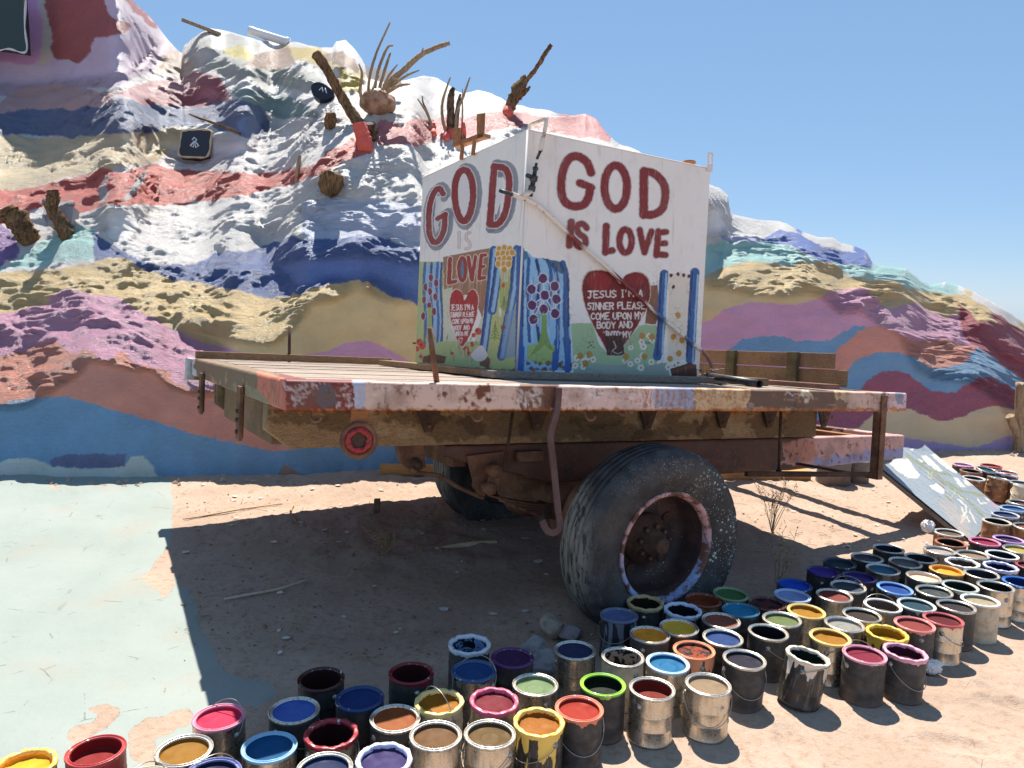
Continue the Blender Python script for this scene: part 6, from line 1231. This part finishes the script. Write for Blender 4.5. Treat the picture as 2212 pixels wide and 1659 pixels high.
a0 = aty(792, 168, Yr+.5); a1 = aty(868, 186, Yr+.5); mb = MB(); mb.box(a0, a1-a0, np.array([0, .02, 0]), np.array([-.02, 0, .14]), .003); bo = tag(mb.build('sign_board', NT('white_board').col((.78, .76, .72)).rough(.6).m), 'plain white board standing behind the root clump', 'board')
# dark windows set in the hill
def inset(name, pix, depth, mat, label, cat, frame=None, off=.02, art=None):
    ctr = np.mean(pix, 0); b, nrm = hill_at(*ctr); Y = min(hill_at(*q)[0][1] for q in list(pix)+[ctr])-.03
    P = [aty(x, y, Y+.20*(ctr[1]-y)/100) for x, y in pix]; nn = np.cross(P[1]-P[0], P[2]-P[0]); nn /= np.linalg.norm(nn); nn = nn if nn[1] < 0 else -nn
    e = empty(name, np.mean(P, 0)+nn*-.05, label, cat); mb = MB(); mb.prism([p-nn*.10 for p in P], nn*(.10+off*.4)); mb.build('pane', mat, e)
    if frame is not None:
        mb = MB(); q = smooth(P+[P[0]], 5); mb.tube([p+nn*.004 for p in q], [.013+.004*math.sin(k*1.7)+.002*math.sin(k*4.1) for k in range(len(q))], 8, cap=False); mb.build('window_frame', frame, e)
    if art:
        for k, (pts, wd) in enumerate(art):
            mb = MB(); mb.tube([aty(x, y, Y+.20*(ctr[1]-y)/100)+nn*(off*.4+.004) for x, y in pts], wd, 6); mb.build('painted_mark', NT('mark_white').col((.72, .74, .76)).rough(.6).m, e)
    return e
M_glass = NT('dark_painted_glass').col(lin((52, 46, 50))).rough(.35).m; M_ink = NT('ink_dark').col(lin((28, 28, 40))).rough(.4).m; M_gdk = NT('green_black').col(lin((50, 62, 56))).rough(.5).m
M_frame = NT('tan_frame').col(lin((196, 176, 140))).rough(.8).m
inset('window', [(393, 284), (420, 281), (455, 283), (456, 300), (449, 337), (420, 340), (388, 336), (389, 310)], .05, M_glass, 'dark square window with white painted flower set in the cream slope', 'window', M_frame,
      art=[([(421, 306), (412, 316), (418, 319), (421, 308), (424, 320), (430, 316), (422, 306)], .010), ([(416, 303), (420, 298), (426, 303), (422, 308)], .008)])
inset('window', smooth([(673, 185), (690, 178), (712, 190), (722, 204), (708, 215), (688, 214), (675, 203)], 3, True), .05, M_ink, 'small black oval window in the pale rock beside the leaning log', 'window', None, art=[([(690, 196), (696, 190), (698, 200), (703, 192), (706, 202)], .007)])
inset('window', [(-30, -30), (48, -30), (54, 60), (57, 112), (20, 106), (-30, 100)], .05, M_gdk, 'large dark green black panel with white scalloped edge on the lavender rock', 'window', NT('scallop_white').col(lin((214, 206, 210))).rough(.7).m)
inset('window', [(108, 446), (160, 448), (156, 484), (104, 486)], .04, NT('dusty_glass').col(lin((150, 146, 146))).rough(.5).m, 'grey dusty pane set in the red band behind the stumps', 'window', None)
# forked post at the far end of the wall
pb = atz(2203, 976); e = empty('forked_post', pb, 'pale peeled forked post standing at the end of the painted wall', 'post')
rough_tube([pb-np.array([0, 0, .05]), aty(2203, 940, pb[1]), aty(2206, 880, pb[1]), aty(2207, 832, pb[1])], [.07, .062, .058, .055], 12, .08, 41).build('trunk', M_pale, e)
rough_tube([aty(2203, 950, pb[1]-.01), aty(2192, 925, pb[1]-.02), aty(2182, 900, pb[1]-.03)], [.045, .042, .045], 10, .08, 42).build('limb', M_pale, e)
# ================================================================== RAMP BOARD WITH PAINTED CLOUDS
TL, TR, BL, BR = atz(1882, 993, .43), atz(1993, 957, .45), atz(2098, 1168, .012), atz(2165, 1101, .03)
z5 = lambda L: [(1810.4+x*.1984, 905.2+y*.1984) for x, y in L]
RC = Canvas(1850, 930, 2200, 1190, .5, lin((146, 154, 160))).jitter(1.6, 9, 6)
for P in ([(535, 460), (640, 430), (760, 425), (820, 520), (890, 610), (860, 650), (760, 640), (640, 560)], [(900, 400), (960, 390), (1140, 560), (1100, 575), (960, 480)], [(1000, 385), (1060, 372), (1180, 430), (1310, 570), (1280, 595), (1180, 540)], [(1250, 630), (1300, 640), (1400, 740), (1330, 740)], [(1350, 660), (1420, 650), (1550, 740), (1400, 720)], [(990, 720), (1080, 700), (1160, 770), (1150, 820), (1060, 790)], [(770, 330), (820, 320), (810, 350)], [(860, 430), (920, 450), (910, 475)], [(1300, 820), (1340, 830), (1420, 870), (1360, 880)], [(1590, 850), (1660, 880), (1650, 910)]): RC.poly(z5(P), lin((214, 210, 196)))
for P in ([(740, 390), (880, 490), (1000, 560), (1180, 700), (1260, 770), (1400, 880), (1520, 990), (1600, 1080)], [(1000, 560), (1100, 580), (1220, 610)], [(1180, 690), (1350, 780), (1580, 835)], [(880, 490), (960, 480)]): RC.stroke(z5(P), 5, lin((138, 142, 116)))
for P in ([(980, 570), (985, 640), (1010, 650), (1025, 580)], [(1185, 780), (1190, 860), (1240, 850), (1280, 780)]): RC.stroke(z5(P), 2.5, lin((176, 172, 140)))
for P in ([(1340, 1120), (1350, 1060), (1400, 1010), (1390, 940), (1310, 880)], [(1340, 960), (1380, 1040), (1330, 1130), (1400, 1060), (1430, 1120)], [(1430, 990), (1500, 1130)], [(1520, 870), (1550, 920), (1620, 910)]): RC.stroke(z5(P), 3.2, lin((214, 202, 186)))
RC.poly(z5([(1050, 850), (1250, 900), (1400, 1100), (1450, 1330), (1300, 1200), (1120, 960)]), lin((178, 162, 150)), .55)
RC.poly(z5([(1640, 870), (1780, 960), (1700, 990), (1640, 930)]), lin((176, 150, 170)), .6)
nu, nv = 170, 150; u, v = np.meshgrid(np.linspace(0, 1, nu), np.linspace(0, 1, nv)); U4, V4 = u[..., None], v[..., None]
top = (BL*(1-U4)+BR*U4)*(1-V4)+(TL*(1-U4)+TR*U4)*V4
# ragged, notched upper end
rg = np.clip((v-.9)/.1, 0, 1)*(.05*np.sin(u*9)+.04*(u < .35)); top = top-(TL-BL)*rg[..., None]
nb_ = np.cross(BR-BL, TL-BL); nb_ /= np.linalg.norm(nb_); top += nb_*(.004*fbm(u*26, v*2.2, 3, 2))[..., None]; x, y = proj(top)
me = grid_mesh('ramp_board', top, dict(paint=RC.get(x, y)))
m = NT('weathered_painted_board'); n1 = m.noise(6, 5); mp = m.n('ShaderNodeMapping'); m.L(m.coord(), mp.inputs[0]); ga = math.atan2(*(TL-BL)[[1, 0]]); mp.inputs['Rotation'].default_value = (0, 0, -ga); mp.inputs['Scale'].default_value = (1.5, 40, 8)
g = m.noise(4, 6, .65, mp.outputs[0]); m.col(m.mix(m.ramp(g, .52, .7, 0, .5), m.attr('paint'), lin((104, 98, 94)))).rough(.8); m.bump(g, .7, .006)
ramp = empty('ramp_board', (BL+BR)/2, 'weathered blue grey board with painted white clouds leaning from the trailer rail to the ground', 'board')
link('painted_face', me, m.m, ramp)
mb = MB(); k_ = .0; mb.prism([BL, BR, TR-(TR-BR)*.03, TL-(TL-BL)*.10], -nb_*.028); mb.v = [tuple(np.array(q)-nb_*.014) for q in mb.v]; mb.build('board_core', M_woodg, ramp)
# ================================================================== GROUND THINGS
a0, a1 = atz(820, 1027), atz(1752, 1038); d = a1-a0; sd = np.array([-d[1], d[0], 0])/np.linalg.norm(d)*.09
mb = MB(); mb.box(a0+np.array([0, 0, .0]), d, sd, np.array([0, 0, .085]), .006); tag(mb.build('ground_timber', wood('fresh_timber', lin((206, 160, 108)), lin((178, 128, 80)), rot=.086)), 'long square orange brown timber lying on the ground behind the axle', 'timber')
def log_round(px, py, r, h, label, name='log_round'):
    p = atz(px, py); mb = MB(); mb.lathe(p, (0, 0, 1), [(0, h), (r*.9, h), (r, h-.01), (r*.98, h*.5), (r*1.03, -.02)], 20, jit=lambda R, hh, a, i: (R*(1+.05*math.sin(3*a+px)+.03*math.sin(8*a)), hh)); tag(mb.build(name, M_woodg), label, 'log')
log_round(1800, 1042, .14, .24, 'thick grey log round standing on the ground under the rail end'); log_round(1850, 1040, .10, .20, 'narrow grey log block beside the thick log round under the rail')
def rock(px, py, s, label, col=(124, 112, 108), seed=0, z=0):
    p = atz(px, py); bm = bmesh.new(); bmesh.ops.create_icosphere(bm, subdivisions=3, radius=1); V = np.array([v.co[:] for v in bm.verts]); F = [[v.index for v in f.verts] for f in bm.faces]; bm.free()
    r0 = np.random.RandomState(seed); 
    for _ in range(11):
        n = r0.randn(3); n /= np.linalg.norm(n); dd = .62+.25*r0.rand(); h = V@n; V = V-np.outer(np.maximum(h-dd, 0), n)*.92
    V = V*np.array(s)*.5; V[:, 2] += s[2]*.36; mb = MB(); mb.add(V+p, F, False); m_ = NT('rock%d' % seed); g = m_.noise(22, 5); m_.col(m_.mix(m_.ramp(g, .4, .7), lin(col), lin([q*.78 for q in col]))).rough(.85); m_.bump(g, .5, .006)
    return tag(mb.build('rock', m_.m), label, 'rock', 'rocks between the cans and the wheel')
rock(1192, 1372, (.13, .11, .13), 'rounded tan rock standing behind the slate navy can', (170, 152, 134), 1); rock(1232, 1380, (.12, .10, .08), 'low mauve grey rock beside the rounded tan rock', (146, 130, 130), 2)
rock(1150, 1425, (.14, .12, .13), 'big grey rock behind the plum can', (152, 146, 142), 3); rock(1180, 1445, (.14, .12, .10), 'flat topped grey rock between plum can and slate navy can', (150, 144, 140), 4); rock(1168, 1462, (.12, .09, .07), 'small angular grey rock behind the mint green can', (140, 136, 136), 5)
# dried palm stem with saw teeth
P0, P1 = atz(1073, 1186), atz(885, 1196); d = P1-P0; L = np.linalg.norm(d); d /= L; sd = np.cross([0, 0, 1], d); e = empty('palm_stem', P0, 'pale dried palm leaf stem with saw teeth lying in the trailer shade', 'palm stem')
mb = MB(); V = []
for t_ in np.linspace(0, 1, 14): wdt = .032*(1-t_)**.8+.004; c = P0+d*L*t_+np.array([0, 0, .02+.01*math.sin(t_*5)]); V += [c-sd*wdt*.5, c+np.array([0, 0, wdt*.9]), c+sd*wdt*.5, c-np.array([0, 0, .012])]
mb.add(V, [(k*4+j, k*4+(j+1) % 4, (k+1)*4+(j+1) % 4, (k+1)*4+j) for k in range(13) for j in range(4)]+[(3, 2, 1, 0)]); M_straw = wood('straw', lin((196, 172, 132)), lin((156, 130, 96)), rot=0); M_palm = wood('dry_palm', lin((222, 200, 160)), lin((186, 160, 122)), rot=0); mb.build('stem', M_palm, e)
mb = MB()
for t_ in np.linspace(.02, .75, 24): c = P0+d*L*t_+np.array([0, 0, .02+.032*(1-t_)**.8*.9]); mb.add([c-d*.006, c+d*.006, c+sd*.004, c+np.array([0, 0, .016])+d*.006], [(0, 1, 3), (1, 2, 3), (2, 0, 3)])
tt = mb.build('teeth', M_straw, e)
def stick_g(px, rad, label, mat=None):
    P = [atz(x, y)+np.array([0, 0, rad+gz(*atz(x, y)[:2])+.004]) for x, y in px]; return tag(rough_tube(P, [rad*.6, rad, rad*.8, rad*.5], 7, .15, int(px[0][0])).build('stick', mat or M_straw), label, 'stick')
M_stk = wood('bleached_stick', lin((228, 212, 184)), lin((196, 176, 146)), rot=0)
stick_g([(484, 1298), (530, 1290), (600, 1278), (665, 1258)], .008, 'long pale crooked stick lying in the trailer shade near mint paint', M_stk)
stick_g([(395, 1125), (440, 1118), (520, 1105), (600, 1092)], .006, 'thin bleached twig across the sunlit sand at the shadow edge')
stick_g([(635, 1092), (628, 1112), (640, 1130)], .007, 'short straw stalk standing off the shadow edge', None)
p = atz(812, 1112); mb = MB(); mb.box(p-np.array([.02, 0, .02]), np.array([.04, .01, 0]), np.array([0, .03, 0]), np.array([.005, 0, .13]), .003); tag(mb.build('wooden_stake', M_wood), 'small brown wooden stake stuck in the ground at the shadow edge', 'stake')
# dry weeds
def weed(px, py, h, n, label, seed, spread=.5):
    p = atz(px, py); r0 = random.Random(seed); e = empty('dry_weed', p, label, 'weed', 'dry weeds by the wheel'); mb = MB(); lf = MB()
    for k in range(n):
        a = r0.uniform(0, 6.28); t_ = r0.uniform(.05, spread); hh = h*r0.uniform(.55, 1); P = [p+np.array([0, 0, -.01])]
        for q in range(1, 5): s = q/4; P.append(p+np.array([math.cos(a)*t_*hh*s**1.3+r0.uniform(-.012, .012), math.sin(a)*t_*hh*s**1.3+r0.uniform(-.012, .012), hh*s]))
        mb.tube(smooth(P, 2), [.0026*(1-.07*i) for i in range(len(smooth(P, 2)))], 5)
        for q in range(9):
            c = P[2]+(P[4]-P[2])*r0.random(); dd = np.array([r0.uniform(-1, 1), r0.uniform(-1, 1), r0.uniform(0, 1)]); dd /= np.linalg.norm(dd); mb.tube([c, c+dd*.035], [.0014, .0009], 4)
            c2 = c+dd*.036; s2 = np.cross(dd, [.3, .2, 1]); s2 /= np.linalg.norm(s2); lf.add([c2, c2+dd*.008+s2*.005, c2+dd*.017, c2+dd*.008-s2*.005], [(0, 1, 2, 3)])
    mb.build('stalk', M_straw, e); tag(lf.build('seed_heads', NT('seed%d' % seed).col(lin((166, 130, 84))).rough(.8).m, e), kind='stuff')
weed(1668, 1150, .42, 13, 'dry brown weed with thin seed stalks in the sun behind the tyre', 1); weed(1680, 1272, .36, 7, 'bare pale forked weed in the shade beside the ultramarine can', 2, .35); weed(830, 1205, .16, 16, 'small tuft of dry straw in the trailer shade behind the palm stem', 3, .9)
weed(985, 1105, .14, 12, 'dry grass tuft against the far wheel', 4, .8)
# rags
def rag(c, s, label, seed):
    bm = bmesh.new(); bmesh.ops.create_icosphere(bm, subdivisions=4, radius=1); V = np.array([v.co[:] for v in bm.verts]); F = [[v.index for v in f.verts] for f in bm.faces]; bm.free()
    n = .35*np.abs(fbm(V[:, 0]*2.6+V[:, 2]*1.7, V[:, 1]*2.6-V[:, 2]*2.1, 3, seed)); V = V*(.75+n[:, None])*np.array(s); mb = MB(); mb.add(V+np.asarray(c), F, False)
    tag(mb.build('rag', NT('rag%d' % seed).col((.74, .72, .70)).rough(.8).m), label, 'rag')
rag(atz(2004, 1137, .20), (.045, .04, .045), 'crumpled white rag on the edge of the mud brown can', 3); rag(atz(2010, 1440, .03), (.05, .04, .035), 'crumpled white paper lying between wine purple can and ruby can', 8)
# scattered chips, straw and pebbles
def scatter(name, label, cat, n, fn, mat):
    mb = MB(); 
    for k in range(n): fn(mb, k)
    o = mb.build(name, mat); tag(o, label, cat, kind='stuff'); return o
r0 = random.Random(77)
def gpt():
    while True:
        x = r0.uniform(380, 2150); y = r0.uniform(1030, 1450)
        if r0.random() < .5: y = r0.uniform(1035, 1180)
        p = atz(x, y); 
        if p[1] < 7.5: return p
def f_peb(mb, k):
    p = gpt(); s = r0.uniform(.003, .010)*(1.6 if r0.random() < .1 else 1); p[2] = gz(p[0], p[1])+s*.3; V = []
    for d in ((1, 0, 0), (-1, 0, 0), (0, 1, 0), (0, -1, 0), (0, 0, .7), (0, 0, -.7)): V.append(p+np.array(d)*s*r0.uniform(.6, 1.2))
    mb.add(V, [(0, 2, 4), (2, 1, 4), (1, 3, 4), (3, 0, 4), (2, 0, 5), (1, 2, 5), (3, 1, 5), (0, 3, 5)])
def f_chip(mb, k):
    p = gpt(); s = r0.uniform(.008, .026); p[2] = gz(p[0], p[1])+.006; a = r0.uniform(0, 6.28); V = []
    for q in range(5): b = a+q*1.256; V.append(p+np.array([math.cos(b)*s*r0.uniform(.6, 1.3), math.sin(b)*s*r0.uniform(.5, 1), r0.uniform(0, .006)]))
    mb.prism(V, (0, 0, .003))
def f_straw(mb, k):
    p = gpt(); a = r0.uniform(0, 6.28); L = r0.uniform(.02, .11); p[2] = gz(p[0], p[1])+.006; d = np.array([math.cos(a), math.sin(a), r0.uniform(-.05, .18)])*L; mb.tube([p, p+d*.5+np.array([0, 0, r0.uniform(0, .01)]), p+d], [.0016, .0014, .001], 4)
M_peb = NT('pebbles'); g = M_peb.noise(30, 2); M_peb.col(M_peb.mix(M_peb.ramp(g, .4, .6), lin((178, 148, 124)), lin((146, 118, 98)))).rough(.9); M_peb = M_peb.m
scatter('pebbles', 'small tan pebbles and clods scattered over the sand', 'pebbles', 650, f_peb, M_peb)
scatter('paint_chips', 'pale paint chips scattered over the sand', 'paint chips', 110, f_chip, NT('chips').col(lin((206, 198, 186))).rough(.8).m)
scatter('straw_litter', 'bits of dry straw and twigs scattered under the trailer', 'straw', 420, f_straw, M_straw)
def gpt():
    return atz(r0.uniform(420, 1280), r0.uniform(1110, 1420))
scatter('soil_clods', 'small dark clods of soil in the shade under the trailer', 'clods', 380, f_peb, NT('clods').col(lin((140, 112, 94))).rough(.95).m)
scatter('straw_litter', 'dry twigs and straw thinly strewn in the shade under the trailer', 'straw', 230, f_straw, M_straw)
# crumbled plaster along the foot of the wall
def f_rub(mb, k):
    x = r0.uniform(0, 620) if r0.random() < .6 else r0.uniform(1900, 2180); p, _ = hill_at(x, 1020 if x < 700 else 972); s = r0.uniform(.008, .04)*r0.random()+.008; p = p+np.array([r0.uniform(-.05, .05), -r0.uniform(.0, .3), 0]); p[2] = s*.1; V = [p+np.array(d)*s*r0.uniform(.6, 1.3) for d in ((1, 0, 0), (-1, 0, 0), (0, 1, 0), (0, -1, 0), (0, 0, .8), (0, 0, -.5))]
    mb.add(V, [(0, 2, 4), (2, 1, 4), (1, 3, 4), (3, 0, 4), (2, 0, 5), (1, 2, 5), (3, 1, 5), (0, 3, 5)])
scatter('plaster_rubble', 'crumbled plaster lumps along the foot of the painted wall', 'rubble', 90, f_rub, NT('rubble').col(lin((176, 150, 130))).rough(.9).m)
